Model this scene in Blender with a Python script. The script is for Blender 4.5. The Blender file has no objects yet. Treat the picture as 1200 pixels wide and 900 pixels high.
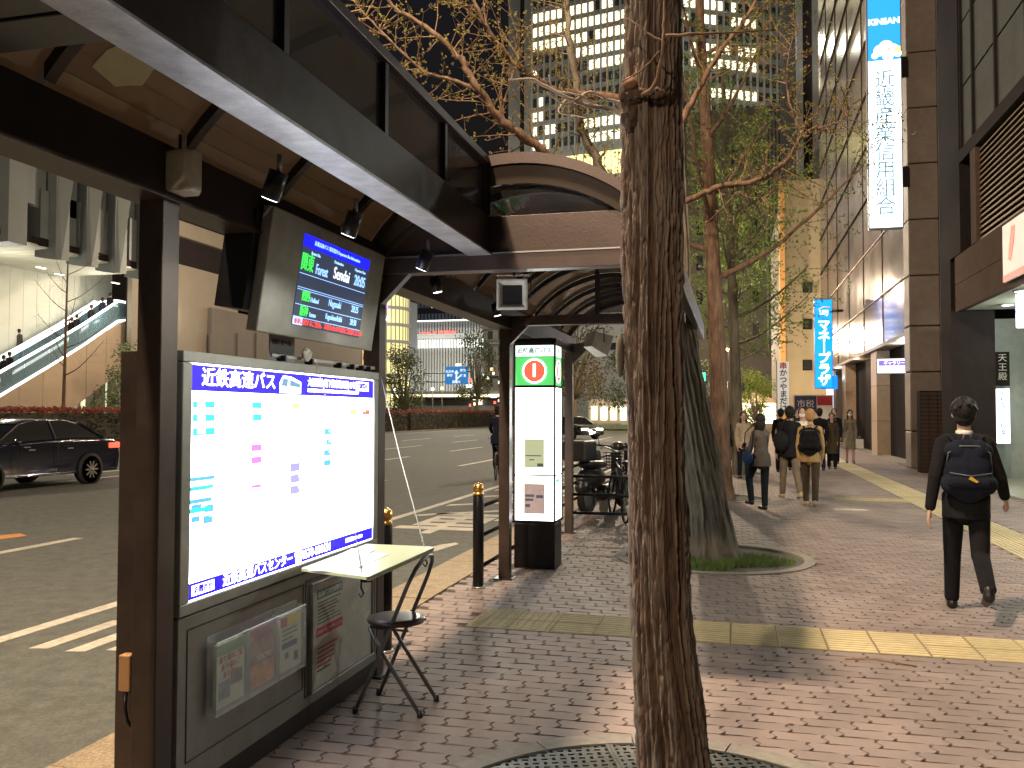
import bpy, bmesh, math, random
import numpy as np
from mathutils import Vector, Matrix, noise
R = math.radians
rnd = random.Random(7)
sc = bpy.context.scene
col = sc.collection

# ------------------------------------------------------------ camera
EYE = Vector((0, 0, 1.52))
yaw, pitch, roll, FPX = .24875, .03379, .00257, 1022.4
c_r = Vector((math.cos(yaw), math.sin(yaw), 0))
c_f = Vector((-math.sin(yaw)*math.cos(pitch), math.cos(yaw)*math.cos(pitch), math.sin(pitch)))
c_u = c_r.cross(c_f)
c_r, c_u = c_r*math.cos(roll)+c_u*math.sin(roll), -c_r*math.sin(roll)+c_u*math.cos(roll)
cd = bpy.data.cameras.new('camera'); cam = bpy.data.objects.new('camera', cd); col.objects.link(cam)
cd.sensor_width = 36; cd.lens = FPX/1200*36; cd.clip_end = 3000; cd.clip_start = .05
m = Matrix((c_r, c_u, -c_f)).transposed().to_4x4(); m.translation = EYE
cam.matrix_world = m
sc.camera = cam

# ------------------------------------------------------------ night sky
w = bpy.data.worlds.new('World'); sc.world = w; w.use_nodes = True
nt = w.node_tree; bg = nt.nodes['Background']
sky = nt.nodes.new('ShaderNodeTexSky'); sky.sky_type = 'NISHITA'; sky.sun_disc = False
sky.sun_elevation = R(-3.5); sky.sun_rotation = R(200)
nt.links.new(sky.outputs[0], bg.inputs[0]); bg.inputs[1].default_value = .2
sc.view_settings.view_transform = 'Standard'; sc.view_settings.look = 'None'
sc.view_settings.exposure = .66; sc.view_settings.gamma = 1
sc.cycles.use_denoising = True
sc.cycles.max_bounces = 6; sc.cycles.diffuse_bounces = 3; sc.cycles.glossy_bounces = 3
sc.cycles.transparent_max_bounces = 8; sc.cycles.sample_clamp_indirect = 4
sc.cycles.caustics_reflective = False; sc.cycles.caustics_refractive = False

def lamp(name, loc, power, color=(1, .62, .34), r=.15, spot=None, aim=None, blend=.6):
    l = bpy.data.lights.new(name, 'SPOT' if spot else 'POINT'); l.energy = power; l.color = color
    l.shadow_soft_size = r
    if spot: l.spot_size = R(spot); l.spot_blend = blend
    o = bpy.data.objects.new(name, l); col.objects.link(o); o.location = loc
    if aim is not None: o.rotation_euler = (Vector(aim)-Vector(loc)).to_track_quat('-Z', 'Y').to_euler()
    return o
WARM, COOL, WHITE = (1, .76, .54), (.75, .88, 1), (1, .93, .82)
lamp('street_light', (-2.9, 3.0, 10), 4900, WARM, .38)
for i, y in enumerate((33, 60, 92)): lamp('street_light', (-3.1, y, 9.5), 3400, WARM, .2)
for y in (-11,): lamp('street_light', (-3.1, y, 9.5), 3200, WARM, .2)
for y in (14, 44, 76, 110): lamp('road_fill', (-24.5, y, 10), 2500, (1, .82, .60), .3)  # unseen fill lamps added across the road for ambient light

# ------------------------------------------------------------ measuring: where a sight line meets a real plane of the street
def ray(px, py): return c_r*((px-600)/FPX) - c_u*((py-450)/FPX) + c_f
def on_z(px, py, z=0): d = ray(px, py); return EYE + d*((z-EYE.z)/d.z)
def on_x(px, py, x): d = ray(px, py); return EYE + d*(x/d.x)
def on_y(px, py, y): d = ray(px, py); return EYE + d*(y/d.y)
def proj(p):
    q = Vector(p)-EYE; k = q.dot(c_f)
    return (600+FPX*q.dot(c_r)/k, 450-FPX*q.dot(c_u)/k, k) if k > .1 else (-1e5, -1e5, k)

# ------------------------------------------------------------ materials
MATS = {}
def mat(name, color, rough=.6, metal=0, vary=.0, scale=8., bump=0., bscale=60., spec=.5, emit=None, estr=0., tint=None, attr=None,
        stretch=(1, 1, 1), alpha=1., trans=0., space='Object', dirt=0., objrand=0., coat=0.):
    m = bpy.data.materials.new(name); m.use_nodes = True; n = m.node_tree.nodes; L = m.node_tree.links
    b = n['Principled BSDF']; b.inputs['Roughness'].default_value = rough; b.inputs['Metallic'].default_value = metal
    b.inputs['Specular IOR Level'].default_value = spec; b.inputs['Base Color'].default_value = (*color, 1)
    if coat: b.inputs['Coat Weight'].default_value = coat; b.inputs['Coat Roughness'].default_value = .08
    if trans: b.inputs['Transmission Weight'].default_value = trans
    b.inputs['Alpha'].default_value = alpha
    if emit: b.inputs['Emission Color'].default_value = (*emit, 1); b.inputs['Emission Strength'].default_value = estr
    if vary or bump or dirt or objrand or attr:
        tc = n.new('ShaderNodeTexCoord'); mp = n.new('ShaderNodeMapping'); mp.inputs['Scale'].default_value = stretch
        L.new(tc.outputs[space], mp.inputs[0])
        cur = None
        if vary:
            t = n.new('ShaderNodeTexNoise'); t.inputs['Scale'].default_value = scale; t.inputs['Detail'].default_value = 6; t.inputs['Roughness'].default_value = .65
            L.new(mp.outputs[0], t.inputs[0])
            mx = n.new('ShaderNodeMix'); mx.data_type = 'RGBA'
            c2 = tint or tuple(min(1, c*(1+vary)) for c in color); c1 = tuple(c*(1-vary) for c in color)
            mx.inputs[6].default_value = (*c1, 1); mx.inputs[7].default_value = (*c2, 1)
            cr = n.new('ShaderNodeMapRange'); cr.inputs[1].default_value = .3; cr.inputs[2].default_value = .7
            L.new(t.outputs[0], cr.inputs[0]); L.new(cr.outputs[0], mx.inputs[0]); cur = mx.outputs[2]
            rr = n.new('ShaderNodeMapRange'); rr.inputs[3].default_value = max(0, rough-.08); rr.inputs[4].default_value = min(1, rough+.1)
            L.new(t.outputs[0], rr.inputs[0]); L.new(rr.outputs[0], b.inputs['Roughness'])
        def mult(fac_socket, lo, hi, cur):
            r_ = n.new('ShaderNodeMapRange'); r_.inputs[3].default_value = lo; r_.inputs[4].default_value = hi; L.new(fac_socket, r_.inputs[0])
            h = n.new('ShaderNodeVectorMath'); h.operation = 'SCALE'
            if cur is None: h.inputs[0].default_value = color
            else: L.new(cur, h.inputs[0])
            L.new(r_.outputs[0], h.inputs[3]); return h.outputs[0]
        if attr:
            a = n.new('ShaderNodeAttribute'); a.attribute_name = attr; cur = mult(a.outputs['Fac'], .84, 1.13, cur)
        if objrand:
            oi = n.new('ShaderNodeObjectInfo'); cur = mult(oi.outputs['Random'], 1-objrand, 1+objrand, cur)
        if dirt:
            t2 = n.new('ShaderNodeTexNoise'); t2.inputs['Scale'].default_value = scale*.12; t2.inputs['Detail'].default_value = 8; t2.inputs['Roughness'].default_value = .7
            L.new((n.new('ShaderNodeNewGeometry') if space == 'World' else tc).outputs['Position' if space == 'World' else space], t2.inputs[0])
            r2 = n.new('ShaderNodeMapRange'); r2.inputs[1].default_value = .35; r2.inputs[2].default_value = .65; L.new(t2.outputs[0], r2.inputs[0])
            cur = mult(r2.outputs[0], 1-dirt, 1, cur)
        if cur is not None: L.new(cur, b.inputs['Base Color'])
        if bump:
            t3 = n.new('ShaderNodeTexNoise'); t3.inputs['Scale'].default_value = bscale; t3.inputs['Detail'].default_value = 5
            L.new(mp.outputs[0], t3.inputs[0]); bp = n.new('ShaderNodeBump'); bp.inputs['Strength'].default_value = bump; bp.inputs['Distance'].default_value = .01
            L.new(t3.outputs[0], bp.inputs['Height']); L.new(bp.outputs[0], b.inputs['Normal'])
    MATS[name] = m; return m
def glow(name, color, s=1.): return mat(name, tuple(min(.8, c) for c in color), .5, emit=color, estr=s)

def world_space(m):
    "use world position for the textures of surfaces built from many meshes"
    n = m.node_tree.nodes; L = m.node_tree.links; g = n.new('ShaderNodeNewGeometry')
    for nd in n:
        if nd.type == 'MAPPING': L.new(g.outputs['Position'], nd.inputs[0])
        if nd.type == 'TEX_NOISE' and nd.inputs[0].links and nd.inputs[0].links[0].from_node.type == 'TEX_COORD': L.new(g.outputs['Position'], nd.inputs[0])
    return m

# ------------------------------------------------------------ mesh building
class MB:
    def __init__(s): s.v = []; s.f = []; s.m = []; s.k = 0; s.sm = []
    def add(s, vs, fs, smooth=False):
        o = len(s.v); s.v += [tuple(v) for v in vs]
        for f in fs: s.f.append(tuple(i+o for i in f)); s.m.append(s.k); s.sm.append(smooth)
        return s
    def box(s, x0, x1, y0, y1, z0, z1):
        return s.add([(x0,y0,z0),(x1,y0,z0),(x1,y1,z0),(x0,y1,z0),(x0,y0,z1),(x1,y0,z1),(x1,y1,z1),(x0,y1,z1)],
                     [(0,3,2,1),(4,5,6,7),(0,1,5,4),(1,2,6,5),(2,3,7,6),(3,0,4,7)])
    def bar(s, p, q, w, h=None, up=(0, 0, 1)):
        p, q = Vector(p), Vector(q); d = (q-p).normalized(); u = Vector(up)
        if abs(d.dot(u)) > .98: u = Vector((1, 0, 0))
        a = d.cross(u).normalized()*(w/2); b = a.cross(d).normalized()*((h or w)/2)
        return s.add([p-a-b, p+a-b, p+a+b, p-a+b, q-a-b, q+a-b, q+a+b, q-a+b],
                     [(0,3,2,1),(4,5,6,7),(0,1,5,4),(1,2,6,5),(2,3,7,6),(3,0,4,7)])
    def quad(s, a, b, c, d): return s.add([a, b, c, d], [(0, 1, 2, 3)])
    def prism(s, poly, vec):
        n = len(poly); v = Vector(vec); P = [Vector(p) for p in poly]
        return s.add(P+[p+v for p in P], [tuple(range(n))[::-1], tuple(range(n, 2*n))]+[(i, (i+1) % n, n+(i+1) % n, n+i) for i in range(n)])
    def tube(s, pts, rad, n=8, cap=True, smooth=True, flat=1.):
        pts = [Vector(p) for p in pts]; N = len(pts)
        if not hasattr(rad, '__len__'): rad = [rad]*N
        vs = []; u = None
        for i, p in enumerate(pts):
            d = (pts[min(i+1, N-1)]-pts[max(i-1, 0)]).normalized()
            if u is None: u = d.cross(Vector((0, 0, 1)) if abs(d.z) < .9 else Vector((1, 0, 0))).normalized()
            else:
                u = (u-d*u.dot(d))
                u = u.normalized() if u.length > 1e-6 else d.orthogonal().normalized()
            b = d.cross(u)
            for k in range(n):
                a = 2*math.pi*k/n; vs.append(p+(u*math.cos(a)+b*math.sin(a)*flat)*rad[i])
        fs = [(i*n+k, i*n+(k+1) % n, (i+1)*n+(k+1) % n, (i+1)*n+k) for i in range(N-1) for k in range(n)]
        if cap: fs += [tuple(range(n))[::-1], tuple((N-1)*n+k for k in range(n))]
        return s.add(vs, fs, smooth)
    def lathe(s, c, prof, n=20, axis='z', smooth=True):
        c = Vector(c); vs = []
        for r, h in prof:
            for k in range(n):
                a = 2*math.pi*k/n; x, y = r*math.cos(a), r*math.sin(a)
                vs.append(c+Vector({'z': (x, y, h), 'y': (x, h, y), 'x': (h, x, y)}[axis]))
        N = len(prof)
        return s.add(vs, [(i*n+k, i*n+(k+1) % n, (i+1)*n+(k+1) % n, (i+1)*n+k) for i in range(N-1) for k in range(n)]
                     + [tuple(range(n))[::-1], tuple((N-1)*n+k for k in range(n))], smooth)
    def ell(s, c, r, n=12, rot=None):
        c = Vector(c); vs = []; H = n//2+1
        for i in range(H):
            t = math.pi*(i+.02)/(H-1+.04)
            for k in range(n):
                a = 2*math.pi*k/n; p = Vector((r[0]*math.sin(t)*math.cos(a), r[1]*math.sin(t)*math.sin(a), r[2]*math.cos(t)))
                if rot: p = rot @ p
                vs.append(c+p)
        fs = [(i*n+k, (i+1)*n+k, (i+1)*n+(k+1) % n, i*n+(k+1) % n) for i in range(H-1) for k in range(n)]
        fs += [tuple(range(n)), tuple((H-1)*n+k for k in range(n))[::-1]]
        return s.add(vs, fs, True)
    def cap(s, p, q, r0, r1, n=10, flat=1.):
        p, q = Vector(p), Vector(q); d = (q-p).normalized() if (q-p).length > 1e-6 else Vector((0, 0, 1)); P = []; A = []
        for a in (80, 60, 35, 12): P.append(p-d*r0*math.sin(R(a))); A.append(r0*math.cos(R(a)))
        for a in (12, 35, 60, 80): P.append(q+d*r1*math.sin(R(a))); A.append(r1*math.cos(R(a)))
        return s.tube(P, A, n, flat=flat)
    def mesh(s, name, mats):
        me = bpy.data.meshes.new(name); me.from_pydata(s.v, [], s.f)
        for m_ in (mats if isinstance(mats, (list, tuple)) else [mats]): me.materials.append(m_)
        if any(s.m): me.polygons.foreach_set('material_index', s.m)
        if any(s.sm): me.polygons.foreach_set('use_smooth', s.sm)
        me.update(); return me
    def build(s, name, mats, parent=None, bevel=0, **kw):
        o = bpy.data.objects.new(name, s.mesh(name, mats)); col.objects.link(o)
        if parent: o.parent = parent
        if bevel:
            b = o.modifiers.new('Bevel', 'BEVEL'); b.width = bevel; b.segments = 2; b.limit_method = 'ANGLE'; b.angle_limit = R(40)
        for k, v in kw.items(): o[k] = v
        return o
def B(*a): return MB().box(*a)
def tag(o, label, cat, group=None):
    o['label'] = label; o['category'] = cat
    if group: o['group'] = group
    return o
def thing(name, label, cat, group=None, loc=(0, 0, 0), rz=0):
    o = bpy.data.objects.new(name, None); col.objects.link(o); o.location = loc; o.rotation_euler = (0, 0, rz); o.empty_display_size = .1
    return tag(o, label, cat, group)
def struct(o): o['kind'] = 'structure'; return o
def stuff(o): o['kind'] = 'stuff'; return o
def put(name, me, parent=None, loc=None, rot=None):
    o = bpy.data.objects.new(name, me); col.objects.link(o)
    if parent: o.parent = parent
    if loc is not None: o.location = loc
    if rot is not None: o.rotation_euler = rot
    return o
def kids(o): return list(o.children)
def clone(o, parent=None, **kw):
    c = o.copy(); col.objects.link(c)
    if parent: c.parent = parent
    for ch in kids(o): clone(ch, c)
    for k, v in kw.items(): c[k] = v
    return c
FRONT = Matrix(((1, 0, 0), (0, 0, -1), (0, 1, 0)))           # lettering facing -Y
SIDE = Matrix(((0, 0, 1), (1, 0, 0), (0, 1, 0)))             # lettering facing +X
def text(s, size, m, loc, basis=FRONT, parent=None, name='lettering', bold=0., align='CENTER', xs=1., ext=.001, line=1., yalign='CENTER'):
    c = bpy.data.curves.new(name, 'FONT'); c.body = s; c.size = size; c.offset = bold; c.extrude = ext; c.align_x = align; c.align_y = yalign
    c.space_line = line; c.resolution_u = 3
    o = bpy.data.objects.new(name, c); col.objects.link(o); bpy.context.view_layer.update()
    me = bpy.data.meshes.new_from_object(o.evaluated_get(bpy.context.evaluated_depsgraph_get()))
    bpy.data.objects.remove(o); me.materials.clear(); me.materials.append(m); me.name = name
    b4 = basis.to_4x4() @ Matrix.Diagonal((xs, 1, 1, 1)); b4.translation = Vector(loc); me.transform(b4)
    return put(name, me, parent)
def blob(mb, name, m, parent, voxel=.01, smooth=3):
    "one continuous surface out of overlapping volumes"
    o = mb.build(name, m, None)
    r = o.modifiers.new('Remesh', 'REMESH'); r.mode = 'VOXEL'; r.voxel_size = voxel
    if smooth: k = o.modifiers.new('Smooth', 'SMOOTH'); k.factor = .5; k.iterations = smooth
    bpy.context.view_layer.update()
    me = bpy.data.meshes.new_from_object(o.evaluated_get(bpy.context.evaluated_depsgraph_get()))
    me.polygons.foreach_set('use_smooth', [True]*len(me.polygons)); bpy.data.objects.remove(o)
    me.materials.clear(); me.materials.append(m)
    return put(name, me, parent)

# shared materials
bronze = mat('bronze_paint', (.085, .058, .048), .36, .35, vary=.25, scale=5, bump=.06, bscale=90, dirt=.3)
bronze_dark = mat('dark_bronze_paint', (.03, .022, .022), .4, .3, vary=.25, scale=6, bump=.05, bscale=80)
beam_mat = mat('beam_paint', (.04, .037, .036), .3, .5, vary=.3, scale=9, bump=.08, bscale=120, dirt=.35)
steel = mat('brushed_steel', (.34, .34, .33), .38, .8, vary=.12, scale=30, bump=.05, bscale=200)
frame_grey = mat('board_frame_metal', (.38, .38, .35), .42, .5, vary=.12, scale=10, bump=.04, bscale=150, dirt=.2)
panel_grey = mat('panel_grey_paint', (.27, .26, .24), .45, .2, vary=.12, scale=12, bump=.06, bscale=220, dirt=.3)
black_metal = mat('black_metal', (.012, .012, .015), .35, .4, vary=.3, scale=20, bump=.03)
black_plastic = mat('black_plastic', (.015, .015, .017), .4, vary=.2, scale=30)
gold = mat('brass', (.75, .45, .13), .28, .95, vary=.15, scale=20)
white_plastic = mat('aged_white_plastic', (.58, .57, .48), .45, vary=.12, scale=14, bump=.05, bscale=120, dirt=.25)
paper = mat('white_paper', (.72, .71, .68), .7, vary=.04, scale=20)
ink = mat('dark_ink', (.05, .06, .07), .7)
redink = mat('red_ink', (.45, .04, .05), .7)
glass_clear = mat('clear_acrylic', (.9, .95, .95), .04, alpha=.18, spec=.6)
# ============================================================ GROUND
asphalt = world_space(mat('asphalt', (.122, .128, .110), .82, vary=.3, scale=55, bump=.5, bscale=160, dirt=.36, spec=.4))
joint_sand = world_space(mat('joint_sand', (.105, .092, .08), .95, vary=.3, scale=30, bump=.4))
paver_m = world_space(mat('paver_concrete', (.275, .215, .19), .62, vary=.13, scale=3.2, bump=.35, bscale=170, attr='tone', dirt=.34, spec=.45))
concrete = world_space(mat('pale_concrete', (.27, .25, .21), .8, vary=.2, scale=20, bump=.4, bscale=150, dirt=.3))
pebble = world_space(mat('pebble_concrete', (.34, .27, .17), .75, vary=.45, scale=60, bump=.7, bscale=90, dirt=.3))
tactile_y = world_space(mat('tactile_yellow', (.62, .53, .29), .62, vary=.12, scale=8, bump=.3, bscale=160, dirt=.3, objrand=.07))
paint_w = world_space(mat('road_paint', (.60, .56, .45), .7, vary=.25, scale=18, bump=.3, dirt=.35))
paint_o = world_space(mat('orange_road_paint', (.62, .26, .06), .7, vary=.2, scale=18))
iron = mat('cast_iron', (.10, .11, .10), .45, .6, vary=.3, scale=14, bump=.2, dirt=.3)
soil = world_space(mat('soil', (.045, .032, .02), .95, vary=.5, scale=25, bump=.8, bscale=50))
grass_m = mat('grass', (.12, .19, .04), .7, vary=.4, scale=6)

struct(B(-500, 500, -200, 900, -.6, -.2).build('ground', asphalt))
struct(B(-27.6, -2.86, -30, 300, -.2, -.12).build('road', asphalt))
KX0, KX1, SX1 = -2.86, -2.42, 5.0
side = struct(B(KX1, SX1, -4, 140, -.19, -.016).build('sidewalk', joint_sand))
L_, D_ = .234, .112
STRIPS = [(-1.87, SX1, 6.0, 6.6), (2.95, 3.55, 6.6, 45)]
GR = [(-.25, 3.17, 1.03), (-.22, 9.55, 1.03), (-.2, 16.3, .8), (.1, 23.0, .8)]
def wave(u): return .006*math.tanh(2.2*math.sin(2*math.pi*u))
def paver_poly(cx, cy):
    P = []; h = .0022; us = (.03, .36, .64, .97)
    for u in us: P.append((cx+(u-.5)*(L_-2*h), cy-D_/2+h+wave(u)))
    for v in (.33, .67): P.append((cx+L_/2-h+.017*math.sin(2*math.pi*v), cy-D_/2+v*D_))
    for u in us[::-1]: P.append((cx+(u-.5)*(L_-2*h)+.0, cy+D_/2-h+wave(u+1/3)))
    for v in (.67, .33): P.append((cx-L_/2+h+.017*math.sin(2*math.pi*v), cy-D_/2+v*D_))
    return P
def paver_add(mb, P, zt=0.):
    cx = sum(p[0] for p in P)/len(P); cy = sum(p[1] for p in P)/len(P); n = len(P)
    vs = [(cx+(x-cx)*.978, cy+(y-cy)*.955, zt) for x, y in P]+[(x, y, zt-.012) for x, y in P]
    mb.add(vs, [tuple(range(n))]+[(i, n+i, n+(i+1) % n, (i+1) % n) for i in range(n)])
    return 1+n
def tone_attr(me, vals):
    a = me.attributes.new('tone', 'FLOAT', 'FACE'); a.data.foreach_set('value', vals)
slots = []
for k in range(int(24/D_)):
    y = 2.3+k*D_+D_/2
    x = KX1+.02+L_/2+((k*L_/3) % L_)-L_
    while x-L_/2 < 4.72:
        P = paver_poly(x, y); x += L_; clip = False
        cx, cy = x-L_, y
        if cx < KX1+.0 or any(a+.05 < cx < b and c < cy < d for a, b, c, d in STRIPS) : continue
        if any(math.hypot(cx-gx, cy-gy) < gr-.03 for gx, gy, gr in GR): continue
        Q = []
        for (a, b) in P:
            a = max(a, KX1+.004)
            for (x0, x1, y0, y1) in STRIPS:
                if x0 < a < x1 and y0 < b < y1:
                    clip = True
                    d = [(a-x0, 0), (x1-a, 1), (b-y0, 2), (y1-b, 3)]; q = min(d)[1]
                    a, b = ((x0-.002, b), (x1+.002, b), (a, y0-.002), (a, y1+.002))[q]
            for (gx, gy, gr) in GR:
                r = math.hypot(a-gx, b-gy)
                if r < gr-.03: clip = True; a, b = gx+(a-gx)*(gr-.03)/r, gy+(b-gy)*(gr-.03)/r
            Q.append((a, b))
        px, py, dd = proj((cx, cy, 0))
        vis = -20 < px < 1220 and py < 915 and not (730 < px < 815 and py > 300)
        slots.append((dd if vis and not clip else 1e4+dd, cx, cy, Q, clip))
slots.sort(key=lambda s: s[0])
pm = []
for t in range(10):
    mb = MB(); n = paver_add(mb, paver_poly(0, 0)); me = mb.mesh('paver', paver_m); tone_attr(me, [rnd.random()]*n); pm.append(me)
for (dd, cx, cy, Q, c) in slots[:300]:
    o = put('paver', pm[rnd.randrange(10)], side, (cx, cy, rnd.uniform(-.0015, .0015)))
mb = MB(); tv = []
for (dd, cx, cy, Q, c) in slots[300:]:
    n = paver_add(mb, Q, rnd.uniform(-.0015, .0015)); tv += [rnd.random()]*n
me = mb.mesh('paver', paver_m); tone_attr(me, tv); stuff(put('paver', me, side))
# far part of the pavement, where the pieces can no longer be told apart
farp = world_space(mat('far_paving', (.25, .188, .162), .65, vary=.2, scale=9, bump=.3, bscale=90, dirt=.3))
struct(B(KX1, SX1, 26.2, 139, -.02, -.001).build('far_pavement', farp))

tactile_groove = world_space(mat('tactile_groove_shade', (.36, .30, .16), .75, vary=.2, scale=9, bump=.3, bscale=120, dirt=.3))  # darker yellow puts groove shade into the colour so the bars show
def tactile(kind, rot):
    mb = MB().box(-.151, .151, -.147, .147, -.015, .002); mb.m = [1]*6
    if kind == 'bar':
        for i in range(5):
            y = -.116+i*.058
            a = (-.143, y-.012, .002); 
            mb.add([(-.146, y-.013, .002), (.146, y-.013, .002), (.146, y+.013, .002), (-.146, y+.013, .002),
                    (-.141, y-.007, .0075), (.141, y-.007, .0075), (.141, y+.007, .0075), (-.141, y+.007, .0075)],
                   [(4,5,6,7),(0,1,5,4),(1,2,6,5),(2,3,7,6),(3,0,4,7)])
    else:
        for i in range(5):
            for j in range(5):
                x, y = -.116+i*.058, -.116+j*.058; b = []
                for r, z in ((.014, .002), (.008, .0075)): b += [(x+r*math.cos(k*math.pi/3), y+r*math.sin(k*math.pi/3), z) for k in range(6)]
                mb.add(b, [(k, (k+1) % 6, 6+(k+1) % 6, 6+k) for k in range(6)]+[tuple(range(6, 12))])
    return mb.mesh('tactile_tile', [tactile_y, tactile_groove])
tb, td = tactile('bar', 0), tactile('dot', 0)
crossing = struct(B(-1.87, SX1-.02, 6.0, 6.6, -.018, -.008).build('crossing_guide_path', joint_sand))
for i in range(22):
    for j in range(2):
        put('tactile_tile', td if i < 2 else tb, crossing, (-1.87+.153+i*.307, 6.0+.15+j*.2985, rnd.uniform(-.001, .001)))
long = struct(B(2.95, 3.55, 6.61, 45, -.018, -.008).build('long_guide_path', joint_sand))
for i in range(125):
    for j in range(2):
        me = tb
        put('tactile_tile', tb if i not in (34, 35, 72, 73) else td, long, (2.95+.15+j*.3, 6.76+i*.307, rnd.uniform(-.001, .001)), (0, 0, math.pi/2))
branch = struct(B(1.75, 2.94, 16.35, 16.95, -.012, .001).build('guide_branch', tactile_y))
for j in range(4):
    for k in range(2): put('tactile_tile', td, branch, (1.92+.3*j, 16.5+.3*k, .004))
struct(B(1.55, 2.05, 14.75, 15.0, -.01, .004).build('white_marker_plate', paint_w))

# kerb of separate stones
kerb = struct(B(KX0+.03, KX1-.01, -4, 139, -.2, -.03).build('kerb', joint_sand))
ks = MB().box(KX0, KX1-.004, -.297, .297, -.16, .004).mesh('kerb_stone', pebble)
for i in range(70):
    o = put('kerb_stone', ks, kerb, (0, .5+i*.6, rnd.uniform(-.002, .002)))
# tree pits: ring stones, gratings or soil
pit_rings = []
def ring_stone(r0, r1, a0, a1, z=.012, n=5):
    mb = MB(); A = [a0+(a1-a0)*i/n for i in range(n+1)]
    top = [(r1*math.cos(a), r1*math.sin(a), z) for a in A]+[(r0*math.cos(a), r0*math.sin(a), z) for a in A[::-1]]
    return mb.prism([(x, y, -.04) for x, y, z_ in top], (0, 0, z+.04))
for gi, (gx, gy, gr) in enumerate(GR):
    pit = struct(MB().lathe((gx, gy, 0), [(gr-.02, -.06), (gr-.02, -.028)], 40, smooth=False).build('tree_pit', soil))
    n = 14; me = ring_stone(gr-.11, gr, .004, 2*math.pi/n-.004).mesh('ring_stone', concrete)
    for k in range(n): put('ring_stone', me, pit, (gx, gy, 0), (0, 0, 2*math.pi*k/n))
    if gi < 1:
        # grating in quadrants, with real slots
        q = MB(); R1 = gr-.12; R0 = .30; s = .042
        for i in range(int(R1/s)+1):
            for j in range(int(R1/s)+1):
                x0, y0 = i*s, j*s; rr = math.hypot(x0+s/2, y0+s/2)
                if not (R0 < rr < R1): continue
                a = .013 if (i+j) % 2 else .007; b = .007 if (i+j) % 2 else .013
                O = [(x0, y0), (x0+s, y0), (x0+s, y0+s), (x0, y0+s)]; I = [(x0+a, y0+b), (x0+s-a, y0+b), (x0+s-a, y0+s-b), (x0+a, y0+s-b)]
                v = [(x, y, .004) for x, y in O]+[(x, y, .004) for x, y in I]+[(x, y, -.018) for x, y in I]
                q.add(v, [(0,1,5,4),(1,2,6,5),(2,3,7,6),(3,0,4,7),(4,5,9,8),(5,6,10,9),(6,7,11,10),(7,4,8,11)])
        for rr in (R0, R1):
            P = [(rr*math.cos(t*math.pi/2/12), rr*math.sin(t*math.pi/2/12)) for t in range(13)]; w_ = .018
            q.add([(x, y, .006) for x, y in P]+[(x*(1+w_/rr), y*(1+w_/rr), .006) for x, y in P], [(i, i+1, 14+i, 13+i) for i in range(12)])
        q.box(R0, R1, .001, .016, -.01, .008); q.box(.001, .016, R0, R1, -.01, .008)
        gm = q.mesh('grating', iron)
        for k in range(4): 
            if gi == 1 and k == 1: continue
            put('grating', gm, pit, (gx, gy, .002), (0, 0, k*math.pi/2+.35))
# grass and weeds at the foot of the second tree
g = MB()
for i in range(5200):
    a = rnd.uniform(0, 6.283); r = .22+.42*rnd.random()**1.3*(1+.5*math.sin(3*a+1)); x, y = -.22+r*math.cos(a)*1.0, 9.38+r*math.sin(a)*.9
    if math.hypot(x+.22, y-9.55) > .88: continue
    h = rnd.uniform(.02, .075); t = rnd.uniform(0, 6.28); dx, dy = math.cos(t)*.006, math.sin(t)*.006; lx, ly = rnd.uniform(-.03, .03), rnd.uniform(-.03, .03)
    g.add([(x-dx, y-dy, -.02), (x+dx, y+dy, -.02), (x+lx, y+ly, h)], [(0, 1, 2)])
stuff(g.build('grass_tuft', grass_m, None)); 
lf = MB()
leafbrown = mat('fallen_leaf', (.22, .13, .05), .8)
for i in range(160):
    x, y = rnd.uniform(-2.2, 2.6), rnd.uniform(3.2, 13); s = rnd.uniform(.006, .016); t = rnd.uniform(0, 6)
    lf.add([(x+s*math.cos(t+k*1.57), y+s*math.sin(t+k*1.57), .004+.004*(k % 2)) for k in range(4)], [(0, 1, 2, 3)])
stuff(lf.build('fallen_leaves', leafbrown))
gsp = MB()
for i in range(150):
    x, y = rnd.uniform(-2.2, 4.4), rnd.uniform(3.3, 15); q = rnd.uniform(.006, .016); gsp.lathe((x, y, .0015), [(q, 0), (q*.6, .0012)], 7)
stuff(gsp.build('gum_spots', mat('old_gum', (.07, .06, .055), .8)))
tw = MB().tube([(.66, 5.80, .006), (.82, 5.83, .010), (.98, 5.78, .007), (1.06, 5.74, .006)], .005, 6).build('fallen_twig', leafbrown)
tag(tw, 'thin dark twig lying on the pavers just before the yellow guide tiles', 'twig')
mc = thing('utility_cover', 'small round cover with rusty centre set in the paving beyond the guide tiles', 'manhole cover', loc=(-1.05, 9.2, 0))
MB().lathe((0, 0, 0), [(.2, -.01), (.2, .003), (.16, .004)], 28).build('rim', concrete, mc); MB().lathe((0, 0, 0), [(.1, .003), (.1, .0065), (.02, .0075)], 20).build('lid', paint_o, mc)

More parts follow.
